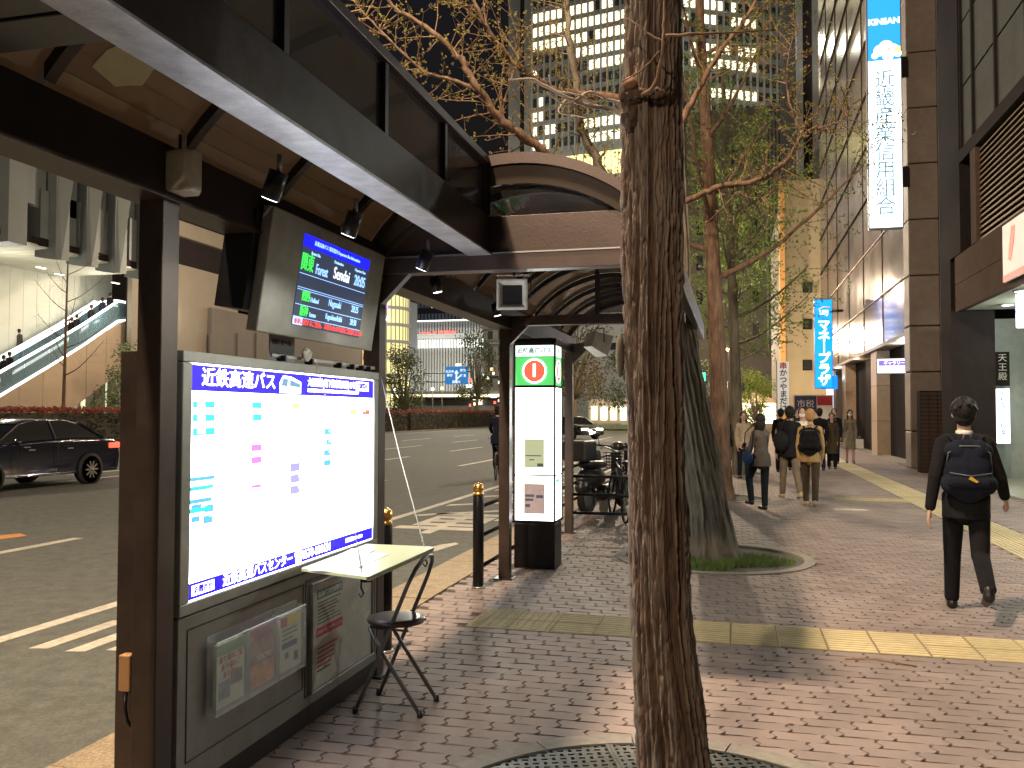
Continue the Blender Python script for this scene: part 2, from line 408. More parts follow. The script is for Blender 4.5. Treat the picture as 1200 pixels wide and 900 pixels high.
# road markings
Z = -.12
def strip(name, pts, mt=paint_w, z=.004):
    return struct(MB().prism([(x, y, Z-.001) for x, y in pts], (0, 0, z+.001)).build(name, mt))
def line(x, y0, y1, w_=.15, mt=paint_w, name='lane_line', z=.004): return strip(name, [(x-w_/2, y0), (x+w_/2, y0), (x+w_/2, y1), (x-w_/2, y1)], mt, z)
line(-5.13, 4.9, 7.3, .13); line(-5.13, 9.5, 29, .14)
for y0 in (29.5, 36, 42.5, 49, 56, 63): line(-4.9, y0, y0+3.4)
for y0, y1 in ((4.5, 9.7), (14.5, 20), (26, 33), (41, 47), (55, 61), (70, 76)): line(-8.3, y0, y1)
for y0 in (16, 26, 36, 46, 56, 66, 80): line(-11.9, y0, y0+5); line(-15.4, y0+1, y0+6); line(-19.2, y0+3, y0+8)
line(-16.9, 19.3, 24, .16)
line(-25.8, 5, 120, .14)
strip('orange_marking', [(-10.2, 8.3), (-9.5, 8.0), (-9.1, 9.7), (-9.35, 9.85)], paint_o)
# hatched bars of the bus bay
for y0, y1, x in ((5.1, 5.95, -4.75), (5.1, 5.75, -4.45), (5.2, 5.6, -4.2)):
    strip('hatch_bar', [(x, y0), (x+.13, y0+.03), (x+.13, y1), (x, y1)])
for k in range(7): strip('hatch_bar', [(-4.95, 13.4+k*1.6), (-4.95, 13.15+k*1.6), (-3.6, 14.3+k*1.6), (-3.6, 14.55+k*1.6)])
line(-3.5, 12.9, 26, .12)
strip('arrow_marking', [(-3.95, 8.0), (-3.75, 8.0), (-3.35, 10.5), (-3.42, 10.6), (-3.55, 10.4), (-3.9, 8.6)])
strip('arrow_marking', [(-5.0, 8.6), (-4.7, 8.9), (-4.9, 9.8), (-5.05, 9.7)])
for s, x, y, sz in (('車', -4.1, 12.4, 1.35), ('停', -3.75, 16.3, 1.2)):
    b = Matrix(((0, 1, 0), (1, 0, 0), (0, 0, 1)))
    b = Matrix(((.12, 1.0, 0), (1.0, -.0, 0), (0, 0, 1)))
    b = Matrix(((1, 0, 0), (0, 2.0, 0), (0, 0, 1)))
    o = text(s, sz, paint_w, (x, y, Z+.003), b, None, 'road_lettering', bold=.03); struct(o)

# ============================================================ BUS SHELTER
def arc_pt(x): return 1.933+math.sqrt(max(0, 1.047**2-(x+1.2)**2))
roof_panel = bpy.data.materials.new('smoked_roof_panel'); roof_panel.use_nodes = True
n = roof_panel.node_tree.nodes; L = roof_panel.node_tree.links; pb = n['Principled BSDF']
pb.inputs['Base Color'].default_value = (.12, .095, .075, 1); pb.inputs['Roughness'].default_value = .06; pb.inputs['IOR'].default_value = 1.6
tr = n.new('ShaderNodeBsdfTranslucent'); tr.inputs[0].default_value = (.25, .20, .15, 1)
mx = n.new('ShaderNodeMixShader'); mx.inputs[0].default_value = .35; L.new(pb.outputs[0], mx.inputs[1]); L.new(tr.outputs[0], mx.inputs[2])
tn = n.new('ShaderNodeTexNoise'); tn.inputs['Scale'].default_value = 2.5; bp = n.new('ShaderNodeBump'); bp.inputs['Strength'].default_value = .05; bp.inputs['Distance'].default_value = .03
L.new(tn.outputs[0], bp.inputs['Height']); L.new(bp.outputs[0], pb.inputs['Normal']); L.new(mx.outputs[0], n['Material Output'].inputs[0])
smoke_glass = mat('smoked_glass', (.07, .066, .07), .08, alpha=.62, vary=.3, scale=3, bump=.04, bscale=6, dirt=.3)

SH = thing('bus_shelter', 'dark bronze bus shelter with curved smoked roof panels over the pavement edge', 'bus shelter', loc=(0, 0, 0))
X0 = -2.05
FY = (1.65, 4.78, 7.83, 11.06)
for y in FY+(2.78,):
    B(X0-.05, X0+.05, y-.05, y+.05, 0, 2.31).build('post', bronze, SH, .004)
    B(X0-.09, X0+.09, y-.09, y+.09, 0, .012).build('base_plate', bronze_dark, SH)
B(X0-.075, X0+.055, .1, 11.2, 2.31, 2.50).build('back_beam', bronze_dark, SH, .004)
B(X0-.09, X0+.07, .1, 11.2, 2.295, 2.309).build('back_flange', bronze, SH)
B(-1.44, -1.33, .1, 4.72, 2.425, 2.63).build('front_beam', beam_mat, SH, .004)
B(-1.455, -1.315, .1, 4.715, 2.413, 2.4245).build('front_flange', mat('flange_metal', (.42, .43, .47), .38, .4, vary=.25, scale=14, bump=.1, bscale=70, dirt=.4), SH, .002)
B(-1.97, -1.45, 1.50, 1.655, 2.44, 2.60).build('cross_beam', beam_mat, SH, .003); B(-1.97, -1.45, 1.67, 1.82, 2.44, 2.60).build('cross_beam', beam_mat, SH, .003)
for y in FY[1:]:
    B(X0-.05, -.41, y-.05, y+.05, 2.33, 2.42).build('cross_beam', bronze, SH, .003)
    if y < 5: B(-1.985, -.42, y-.03, y+.05, 2.423, 2.64).build('fascia_beam', bronze, SH, .003); B(-1.98, -.42, y-.056, y+.0, 2.4215, 2.43).build('drip_strip', steel, SH)
    # corner gusset
    MB().prism([(X0+.05, y-.03, 2.33), (X0+.22, y-.03, 2.33), (X0+.05, y-.03, 2.16)], (0, .06, 0)).build('gusset', bronze, SH)
B(-.41, -.35, 4.73, 11.12, 2.43, 2.63).build('side_beam', beam_mat, SH, .003)
def arch(y0, y1, x0, x1, t0, t1, n_=16):
    mb = MB(); xs = [x0+(x1-x0)*i/n_ for i in range(n_+1)]
    for a, b in zip(xs, xs[1:]):
        za, zb = arc_pt(a), arc_pt(b)
        mb.prism([(a, y0, za+t0), (b, y0, zb+t0), (b, y0, zb+t1), (a, y0, za+t1)], (0, y1-y0, 0))
    return mb
RY = [1.49+.7125*i for i in range(5)]
for y in RY: arch(y-.022, y+.022, X0+.03, -1.40, -.055, -.006, 10).build('rib', bronze_dark, SH)
for a, b in zip([.3]+RY, RY+[4.74]): arch(a+.0225, b-.0225, X0-.075, -1.37, -.004, .0, 14).build('roof_panel', roof_panel, SH)
RY2 = [5.4+.71*i for i in range(8)]
for y in RY2: arch(y-.022, y+.022, X0+.03, -.40, -.055, -.006, 20).build('rib', bronze_dark, SH)
for a, b in zip([4.84]+RY2, RY2+[11.08]): arch(a+.0225, b-.0225, X0-.075, -.38, -.004, .0, 24).build('roof_panel', roof_panel, SH)
arch(4.72, 4.84, -2.07, -.35, -.05, .012, 24).build('gable_rim', bronze, SH)
arch(4.74, 4.77, -2.04, -.37, -.16, -.051, 24).build('gable_band', roof_panel, SH)
gp = MB(); xs = [-1.97+1.53*i/20 for i in range(21)]
for a, b in zip(xs, xs[1:]): gp.prism([(a, 4.79, 2.642), (b, 4.79, 2.642), (b, 4.79, max(2.643, arc_pt(b)-.06)), (a, 4.79, max(2.643, arc_pt(a)-.06))], (0, .006, 0))
gp.build('gable_pane', smoke_glass, SH)
arch(7.78, 7.86, -2.05, -.37, -.055, .01, 24).build('gable_rim', bronze, SH); arch(11.02, 11.1, -2.05, -.37, -.055, .01, 24).build('gable_rim', bronze, SH)
B(-1.21, -1.17, 7.80, 7.84, 2.42, 2.92).build('mullion', bronze_dark, SH)
B(-1.17, -.42, 7.81, 7.82, 2.43, 2.75).build('gable_pane', smoke_glass, SH)
# clerestory above the front beam
MY = (.83, 1.63, 2.43, 3.24, 3.99, 4.70)
for y in MY: B(-1.385, -1.345, y-.016, y+.016, 2.632, 2.93).build('clerestory_mullion', bronze_dark, SH)
for a, b in zip(MY, MY[1:]): B(-1.372, -1.366, a+.018, b-.018, 2.633, 2.928).build('clerestory_pane', smoke_glass, SH)
B(-1.40, -1.335, .1, 4.71, 2.932, 2.975).build('top_rail', bronze, SH, .003)
B(-1.39, -1.33, 4.712, 4.728, 2.645, 2.95).build('end_plate', bronze_dark, SH)
# reflection in the roof panel, put in as a pale yellow sheet
reflection_m = mat('roof_reflection_tint', (.60, .56, .33), .7, vary=.08, scale=9)
nb = MB(); P = [(-1.884, 2.38), (-1.882, 2.54), (-1.96, 2.555), (-1.975, 2.505), (-1.992, 2.46), (-1.977, 2.332), (-1.929, 2.339)]
nb.add([(x, y, arc_pt(x)-.012) for x, y in P]+[(x, y, arc_pt(x)-.010) for x, y in P], [tuple(range(7)), tuple(range(7, 14))[::-1]]+[(i, (i+1) % 7, 7+(i+1) % 7, 7+i) for i in range(7)])
tag(nb.build('roof_reflection', reflection_m), 'pale yellow reflection shape added under the nearest curved roof panel', 'notice')

def spotlight(x, y, z, label, power=10, aim=(0, 0, -1), up=.1):
    t = thing('spotlight', label, 'spotlight', 'spotlights under the shelter roof', (x, y, z))
    a = Vector(aim).normalized()
    MB().tube([(0, 0, 0), a*.10], [.034, .034], 16).build('housing', black_metal, t)
    MB().tube([a*.1004, a*.102], [.028, .028], 16).build('lens', glow('spot_lens', (1, .97, .9), 6), t)
    MB().tube([(0, 0, .0), (0, 0, up)], .008, 6).build('stem', steel, t)
    p = Vector((x, y, z))+a*.12; lamp('spot_beam', p, power, WHITE, .02, 100, p+a)
    return t
for (x, y, z, lb) in ((-1.53, 2.72, 2.36, 'black spotlight nearest the camera beside the bright beam underside'), (-1.53, 3.36, 2.36, 'black spotlight above the departure screen beside the bright beam'),
                      (-1.53, 4.25, 2.36, 'black spotlight close to the far end of the bright beam')):
    spotlight(x, y, z, lb, 9, (-.45, .1, -1), .06)
for (px, py, lb) in ((509, 330, 'lit spotlight hanging at the back under the arched roof left of the hanging speaker'), (580, 360, 'lit spotlight beside the post left of the numbered kiosk'),):
    p = on_x(px, py, -1.86); spotlight(p.x, p.y, p.z+.03, lb, 9, (.2, .1, -1), .12)

def box_speaker(name, loc, rz, tilt, s, label, hang):
    t = thing('loudspeaker', label, 'loudspeaker', None, loc, rz)
    mb = MB(); f, b = s/2, s*.36
    P = lambda r, y: [(-r, y, -r), (r, y, -r), (r, y, r), (-r, y, r)]
    mb.add(P(f, -s*.45)+P(f*.80, -s*.45)+P(f*.62, -s*.30)+P(b, s*.45), [(0,1,5,4),(1,2,6,5),(2,3,7,6),(3,0,4,7),(4,5,9,8),(5,6,10,9),(6,7,11,10),(7,4,8,11),(12,15,14,13)]
           +[(0,12,13,1),(1,13,14,2),(2,14,15,3),(3,15,12,0)])
    h = mb.build('horn_housing', white_plastic, t, .006); h.rotation_euler = (tilt, 0, 0)
    g2 = B(-f*.62, f*.62, -s*.305, -s*.29, -f*.62, f*.62).build('grille', black_plastic, t); g2.rotation_euler = (tilt, 0, 0)
    if hang: MB().tube([(-f-.01, 0, 0), (-f-.01, 0, f+.03), (f+.01, 0, f+.03), (f+.01, 0, 0)], .005, 6, smooth=False).build('bracket', black_metal, t); MB().tube([(0, 0, f+.03), (0, 0, f+hang)], .008, 6).build('hanger', black_metal, t)
    return t
p = on_y(602, 347, 5.0); box_speaker('loudspeaker', p, .12, 0, .185, 'square cream horn speaker hanging from the first cross beam, facing the camera', .06)
p = on_y(700, 402, 7.95); box_speaker('loudspeaker', p, 2.3, .35, .20, 'cream horn speaker tilted down under the second cross beam', .05)
t = thing('loudspeaker', 'small weathered beige speaker box fixed to the top of the nearest post', 'loudspeaker', None, (-1.955, 2.79, 2.395))
MB().prism([(-.045, -.06, -.07), (.03, -.05, -.075), (.055, -.03, -.06), (.055, .03, -.06), (.03, .05, -.075), (-.045, .06, -.07)], (0, 0, .15)).build('case', white_plastic, t, .012)
MB().tube([(-.02, 0, .07), (-.02, 0, .15)], .006, 6).build('cable', black_plastic, t)

# ============================================================ ADVERT / TIMETABLE BOARD
white_lit = glow('backlit_white', (1, 1, 1), 5.8); blue_lit = glow('backlit_blue', (.03, .010, .9), .66)
cyan_l = glow('backlit_teal', (.05, .58, .56), .85); lblue_l = glow('backlit_light_blue', (.10, .42, .80), .85); pink_l = glow('backlit_pink', (.85, .2, .6), .85)
orange_l = glow('backlit_orange', (.95, .42, .15), 1.3); red_l = glow('backlit_red', (.9, .12, .06), 1.2); purple_l = glow('backlit_violet', (.30, .28, .80), .9); grey_l = glow('backlit_grey', (.55, .62, .68), 1.1)
bd = thing('timetable_board', 'large backlit white timetable board with blue banner above a grey cabinet', 'information board', loc=(0, 0, 0))
BX = -2.0
B(-2.27, -2.06, 2.86, 4.73, .10, 1.755).build('cabinet', bronze, bd, .004)
for nm, a in (('frame', (2.865, 4.73, .755, .80)), ('frame', (2.865, 4.73, 1.712, 1.755))): B(-2.058, BX, *a).build(nm, frame_grey, bd, .004)
for a in ((2.865, 2.925), (4.672, 4.73)): B(-2.058, BX-.001, *a, .801, 1.711).build('frame', frame_grey, bd, .004)
B(-2.057, BX-.012, 2.926, 4.671, .802, 1.71).build('light_face', white_lit, bd)
B(BX-.0115, BX-.009, 2.93, 4.665, 1.605, 1.705).build('banner', blue_lit, bd)
B(BX-.0115, BX-.009, 2.93, 4.665, .806, .868).build('footer', blue_lit, bd)
wt = glow('backlit_lettering', (1, 1, 1), 3)
TX = BX-.0085
text('近鉄高速バス', .078, wt, (TX, 2.995, 1.655), SIDE, bd, bold=.0010, align='LEFT', xs=1.22)
text('大阪駅前(地下鉄東梅田駅)のりば', .044, wt, (TX, 3.87, 1.668), SIDE, bd, bold=.0006, align='LEFT', xs=.92)
text('KINTETSU HIGHWAY BUS OSAKA EKIMAE BUS STOP', .022, wt, (TX, 3.87, 1.63), SIDE, bd, bold=.0008, align='LEFT', xs=1.15)
mb = B(TX-.0004, TX, 4.43, 4.6, 1.643, 1.693); mb.build('banner_box', wt, bd); text('路線案内', .034, blue_lit, (TX+.001, 4.515, 1.668), SIDE, bd, bold=.001)
# the little bus on the banner
mb = MB(); mb.prism([(TX-.001, 3.60, 1.612), (TX-.001, 3.60, 1.66), (TX-.001, 3.63, 1.692), (TX-.001, 3.70, 1.69), (TX-.001, 3.80, 1.668), (TX-.001, 3.80, 1.612)], (.0015, 0, 0)); mb.build('bus_emblem', wt, bd)
mb = MB(); mb.prism([(TX+.001, 3.612, 1.645), (TX+.001, 3.625, 1.678), (TX+.001, 3.675, 1.678), (TX+.001, 3.668, 1.642)], (.0008, 0, 0)); mb.prism([(TX+.001, 3.69, 1.645), (TX+.001, 3.69, 1.676), (TX+.001, 3.79, 1.658), (TX+.001, 3.79, 1.64)], (.0008, 0, 0)); mb.build('bus_windows', glow('backlit_slate', (.10, .22, .35), 1), bd)
text('近鉄高速バスセンター ☎0570-001631', .058, wt, (TX, 3.16, .837), SIDE, bd, bold=.0008, align='LEFT', xs=1.0)
B(TX-.0004, TX, 2.95, 3.1, .818, .858).build('footer_badge', wt, bd); text('お問合せ', .03, blue_lit, (TX+.001, 3.025, .838), SIDE, bd, bold=.001)
text('受付時間 9:00~19:00', .024, wt, (TX, 4.42, .838), SIDE, bd, bold=.0006)
def cell(px0, py0, px1, py1, m_, nm='timetable_cell'):
    a = on_x(px0, py0, TX); b = on_x(px1, py1, TX); B(TX-.0005, TX, a.y, b.y, min(a.z, b.z), max(a.z, b.z)).build(nm, m_, bd)
def zp(x, y): return 200+x/4.615, 380+y/4.615     # grid read off an enlargement
cells = [((120,415,240,452), cyan_l), ((120,488,240,524), cyan_l), ((120,562,240,597), cyan_l), ((440,420,492,455), cyan_l), ((440,486,492,520), cyan_l),
         ((445,655,484,680), pink_l), ((445,722,484,746), pink_l), ((445,872,482,879), pink_l), ((655,758,690,788), purple_l), ((655,820,690,848), purple_l), ((655,880,690,908), purple_l),
         ((832,565,870,595), lblue_l), ((840,622,870,650), lblue_l), ((828,680,866,708), lblue_l), ((828,735,866,762), lblue_l), ((890,832,928,872), grey_l),
         ((972,462,1008,488), orange_l), ((1035,462,1078,488), red_l), ((660,428,695,455), orange_l)]
for (a, b, c_, d_), m_ in cells:
    mx_, my_ = (c_-a)*(.22 if m_ in (pink_l, purple_l) else 0), (d_-b)*(.15 if m_ in (pink_l, purple_l) else 0); cell(*zp(a-mx_, b-my_), *zp(c_+mx_, d_+my_), m_)
for (s, x, y, sz, m_) in (('東京', 165, 432, .022, wt), ('横浜', 165, 505, .022, wt), ('静岡', 165, 578, .022, wt), ('名古屋', 410, 438, .02, grey_l), ('長野・松本', 410, 502, .018, grey_l), ('徳島', 630, 440, .016, grey_l),
                          ('高松', 630, 505, .014, grey_l), ('松山', 630, 565, .014, grey_l), ('高知', 640, 625, .014, grey_l), ('広島', 640, 772, .016, purple_l), ('岡山', 640, 832, .016, purple_l), ('福岡', 810, 578, .016, lblue_l),
                          ('長崎', 812, 634, .016, lblue_l), ('熊本', 812, 692, .016, lblue_l), ('鹿児島', 808, 748, .014, lblue_l), ('運行案内', 1025, 425, .016, grey_l), ('新宿・渋谷', 840, 440, .012, grey_l)):
    p = on_x(*zp(x, y), TX); text(s, sz*1.2, m_, (TX+.001, p.y, p.z), SIDE, bd)
for k in range(4): cell(222.5+0, 560+k*11+(0 if k < 2 else 4), 252-k*2, 561.2+k*11+(0 if k < 2 else 4), cyan_l if k % 2 else lblue_l)
for a in ((224, 592, 236, 598), (240, 592, 250, 599), (224, 606, 234, 611), (238, 605, 249, 612)): cell(*a, lblue_l)
pale_l = glow('backlit_pale_print', (.60, .68, .74), .9); prr = random.Random(4)
for ci, (ya, w_) in enumerate(((3.06, .1), (3.42, .1), (3.78, .1), (4.10, .1), (4.44, .1))):
    for k in range(9):
        z = 1.53-k*.052
        if prr.random() < .78: text(prr.choice(('7:30 9:15 12:40', '8:10 22:50', '10:00 13:25 17:05', '21:30発 翌6:10着', '毎日運行', '6:50 11:20 18:45', '予約制')), .0165, pale_l, (TX+.001, ya, z), SIDE, bd, align='LEFT')
for k, s_ in enumerate(('ご乗車のお客様へ 発車時刻は交通事情により変わる場合があります', '高速バスのりばは道路の反対側にもございます', 'きっぷは発車の十分前までにお求めください')): text(s_, .019, pale_l, (TX+.001, 3.0, 1.12-k*.03-.06), SIDE, bd, align='LEFT')
for (y, z, w_, s) in ((3.15, 1.03, .5, '乗車券のお求めは窓口または'), (3.55, 1.09, .5, 'バス予約サイト・電話予約'), (3.4, .95, .3, '空席照会'), (3.0, .91, .2, 'BUS INFO')):
    text(s, .026, cyan_l if w_ > .3 else orange_l if w_ < .25 else grey_l, (TX+.001, y, z), SIDE, bd, align='LEFT')
# cabinet front below the light box
B(-2.058, BX-.006, 2.866, 4.73, .10, .748).build('lower_panel', panel_grey, bd, .003)
for (a, b, c_, d_) in ((2.92, 3.84, .20, .70), (3.86, 4.70, .15, .71)):
    mb = MB(); e = .004
    mb.box(BX-.0058, BX-.003, a, b, c_, c_+e).box(BX-.0058, BX-.003, a, b, d_-e, d_).box(BX-.0058, BX-.003, a, a+e, c_+e, d_-e).box(BX-.0058, BX-.003, b-e, b, c_+e, d_-e)
    mb.build('door_seam', bronze_dark, bd)
B(-2.05, BX-.02, 2.87, 4.73, .0, .098).build('plinth', bronze_dark, bd)
B(BX-.0055, BX+.004, 3.842, 3.85, .54, .57).build('latch', steel, bd); MB().lathe((BX+.0, 3.845, .46), [(.006, -.004), (.006, .006)], 10, 'x').build('lock', steel, bd)
for y in (3.63, 3.90, 4.22, 4.38, 4.50, 4.60): B(BX-.04, BX+.004, y-.007, y+.007, 1.757, 1.785).build('clip', black_metal, bd)
B(BX-.03, BX-.02, 3.55, 4.72, 1.772, 1.79).build('awning_roll', steel, bd, .002)
MB().lathe((-1.995, 3.83, 1.80), [(.01, -.03), (.022, -.01), (.026, .01), (.012, .03)], 12).build('rope_knot', white_plastic, bd)

jb = thing('junction_box', 'small orange tan box strapped to the near end of the board cabinet', 'box', None, (-2.20, 2.845, .085))
B(-.022, .026, -.03, .012, .40, .535).build('case', mat('tan_plastic', (.50, .28, .12), .5, vary=.1), jb, .006)
MB().tube([(.005, -.02, .40), (.004, -.024, .34), (.012, -.02, .29), (.024, -.01, .27)], .008, 8).build('strap', black_plastic, jb)
# departure screen, leaning forward
tvr = thing('departure_screen', 'tilted grey departure screen with blue header hanging above the timetable board', 'display screen', loc=(-1.96, 4.0, 2.145))
ang = math.atan2(.08, .54)
tvm = Matrix.Rotation(ang, 4, 'Y')
def tv(mb, nm, m_, bevel=0):
    o = mb.build(nm, m_, tvr, bevel); o.rotation_euler = (0, ang, 0); return o
tv(B(-.055, 0, -.62, .62, -.275, .275), 'housing', frame_grey, .006)
tv(B(-.20, -.056, -.66, .3, -.19, .25), 'rear_housing', black_metal, .004)
tv(B(.0005, .003, -.335, .415, -.215, .215), 'screen', glow('screen_grey', (.022, .03, .055), 1))
sblue, sgreen, slb, sred = glow('screen_blue', (.01, .01, .95), 1), glow('screen_green', (.05, .75, .08), 1), glow('screen_light_blue', (.30, .55, 1), 1), glow('screen_red', (.75, .06, .05), 1)
tv(B(.003, .004, -.333, .413, .155, .213), 'screen_header', sblue)
for z in (.03, -.035, -.115, -.045, -.175): tv(B(.003, .004, -.33, .41, z-.0015, z+.0015), 'screen_rule', slb)
def tvt(s, y, z, sz, m_, b=.0, al='CENTER', xs=1.): 
    o = text(s, sz, m_, (0, 0, 0), SIDE, tvr, bold=b, align=al, xs=xs); o.rotation_euler = (0, ang, 0); o.location = Matrix.Rotation(ang, 3, 'Y') @ Vector((.0055, y, z)); return o
tvt('近鉄高速バス 発車案内 Departure Bus Information', .03, .185, .024, slb); tvt('Route No.', -.2, .135, .022, slb); tvt('Destination', .05, .135, .022, slb); tvt('Departure Time', .31, .135, .02, slb)
tvt('関東', -.27, .08, .09, sgreen, .0005, xs=.7); tvt('Forest', -.12, .068, .07, slb, .0006, xs=.7); tvt('Sendai', .10, .08, .085, glow('screen_white', (.8, .9, 1), 1), .0, xs=.85); tvt('20:05', .32, .08, .078, slb, .001, xs=.8)
tvt('関西', -.24, -.075, .05, sgreen, .001, xs=.8); tvt('Holland', -.15, -.082, .034, slb, 0, xs=.8); tvt('Nagasaki', .07, -.072, .05, slb, 0, xs=.8); tvt('20:25', .31, -.072, .05, slb, xs=.8)
tvt('阪神', -.24, -.145, .05, sgreen, .001, xs=.8); tvt('Izumo', -.15, -.152, .034, slb, 0, xs=.8); tvt('Kagoshima/Ichiki', .08, -.142, .04, slb, 0, xs=.7); tvt('20:50', .31, -.142, .045, slb, xs=.8)
tvt('乗車に関するご案内。 お知らせ:のりばをご確認ください', .06, -.196, .03, sred, .0006); tv(B(.003, .005, -.332, -.24, -.212, -.172), 'screen_badge', slb)
B(-.1, -.06, -.5, -.46, .27, .36).build('bracket', black_metal, tvr); B(-.1, -.06, .46, .5, .27, .36).build('bracket', black_metal, tvr)
ns = thing('hanging_notice', 'grey sheet with black lettering hanging under the departure screen', 'notice', loc=(-2.1, 3.78, 1.985))
B(-.002, .002, -.12, .12, -.22, 0).build('sheet', mat('grey_paper', (.30, .30, .30), .7, vary=.05, scale=9), ns)
for k, s in enumerate(('高速', 'バス', '乗り', '場')): text(s, .03, ink, (.003, -.07+k*.045, -.13), SIDE, ns)

# fold-down counter with chains
fc = thing('fold_down_table', 'pale yellow fold-down counter held by white cords below the lit board', 'counter', loc=(-1.76, 4.0, .80))
top_m = mat('yellow_laminate', (.34, .335, .17), .35, vary=.05, scale=12)
mb = MB(); r_ = .04; a0, a1, b0, b1 = -.215, .215, -.445, .445
P = [(a0+.045, b0+.12), (a1-.01, b0), (a1, b0+.01), (a1, b1-r_)]+[(a1-r_+r_*math.cos(t), b1-r_+r_*math.sin(t)) for t in (.4, .8, 1.2)]+[(a1-r_, b1), (a0+.03, b1)]
mb.prism([(x, y, -.008) for x, y in P], (0, 0, .016)).build('table_top', top_m, fc, .002)
B(.205, .217, -.44, .40, -.012, -.0085).build('edge_strip', steel, fc)
for (x, y) in ((.17, .40), (.16, -.40)):
    MB().tube([(x, y, -.009), (x, y, -.05), (x+.012, y, -.075), (x+.002, y, -.092), (x-.012, y, -.078)], .005, 8).build('hook', black_metal, fc)
B(-.05, .17, .37, .43, -.035, -.0095).build('bracket', black_metal, fc); MB().lathe((.17, -.36, -.02), [(.028, -.01), (.03, .005), (.024, .01)], 16).build('knob', black_metal, fc)
MB().tube([(.16, .415, .012), (-.04, .55, .5), (-.21, .68, .94)], .0035, 6).build('cord', white_plastic, fc)
MB().tube([(.165, -.40, .012), (0, -.28, .55), (-.21, -.13, .98)], .0025, 6).build('cord', white_plastic, fc)
for (x, y, dx, dy, dz) in ((.16, .415, -.2, .14, .49), (.165, -.40, -.165, .12, .54)):
    d = Vector((dx, dy, dz)).normalized()
    lk = MB()
    for i in range(5):
        c0 = Vector((x, y, .01))+d*(.012+i*.019); s_ = d.orthogonal() if i % 2 else d.cross(d.orthogonal())
        lk.tube([c0-d*.011, c0+s_*.006, c0+d*.011, c0-s_*.006, c0-d*.011], .0018, 5)
    stuff(lk.build('chain', steel, fc))
for (x, y, w_, h_, rz, lb) in ((-.02, -.12, .2, .52, .05, 'long printed sheet lying near the front corner of the yellow counter'), (-.10, .12, .13, .26, .12, 'smaller printed sheet lying in the middle of the yellow counter')):
    s = thing('paper_sheet', lb, 'paper', None, (-1.76+x, 4.0+y, .8092+(.002 if w_ < .15 else 0)), rz)
    B(-w_/2, w_/2, -h_/2, h_/2, 0, .0012).build('sheet', paper, s)
    mb = MB()
    for k in range(7): mb.box(-w_/2+.02, w_/2-.02-.05*rnd.random(), -h_/2+.03+k*h_/9, -h_/2+.03+k*h_/9+.006, .0012, .0016)
    mb.build('print', mat('print_grey', (.25, .33, .42), .7), s)

# folding stool with hoop back
ch = thing('folding_chair', 'small folding chair with round dark seat and grey hoop back under the counter', 'chair', loc=(-1.70, 4.29, 0))
tubem = mat('grey_tube', (.20, .20, .205), .35, .7, vary=.1, scale=20)
MB().lathe((.0, -.02, .0), [(.10, .438), (.145, .443), (.152, .455), (.145, .466), (.11, .470), (.02, .470)], 32).build('seat', mat('brown_vinyl', (.06, .038, .032), .3, vary=.1, scale=30, bump=.05), ch)
hp = [(-.165, -.15, .015)]+[(-.165+.42*z, -.15, z) for z in (.2, .4, .55, .66)]+[(-.165+.42*.735, -.125, .735), (-.165+.42*.775, -.07, .775), (-.165+.42*.785, 0, .785), (-.165+.42*.775, .07, .775), (-.165+.42*.735, .125, .735)]+[(-.165+.42*z, .15, z) for z in (.66, .55, .4, .2, .015)]
MB().tube(hp, .0105, 10).build('back_hoop', tubem, ch)
MB().tube([(.17, -.125, .015), (-.05, -.125, .33), (-.105, -.115, .42), (-.11, -.05, .435), (-.11, .05, .435), (-.105, .115, .42), (-.05, .125, .33), (.17, .125, .015)], .0105, 10).build('front_legs', tubem, ch)
for y in (-.137, .137): MB().tube([(-.04, y*1.1, .285), (-.04, y*.85, .285)], .006, 8).build('pivot', steel, ch)
for (x, y) in ((-.167, -.15), (-.167, .15), (.172, -.125), (.172, .125)): MB().tube([(x, y, .0), (x-.004*(1 if x > 0 else -1), y, .035)], .0145, 10).build('foot', black_plastic, ch)
for y in (-.13, .13): MB().tube([(-.08, y, .43), (.11, y, .425)], .006, 6).build('seat_rail', tubem, ch)

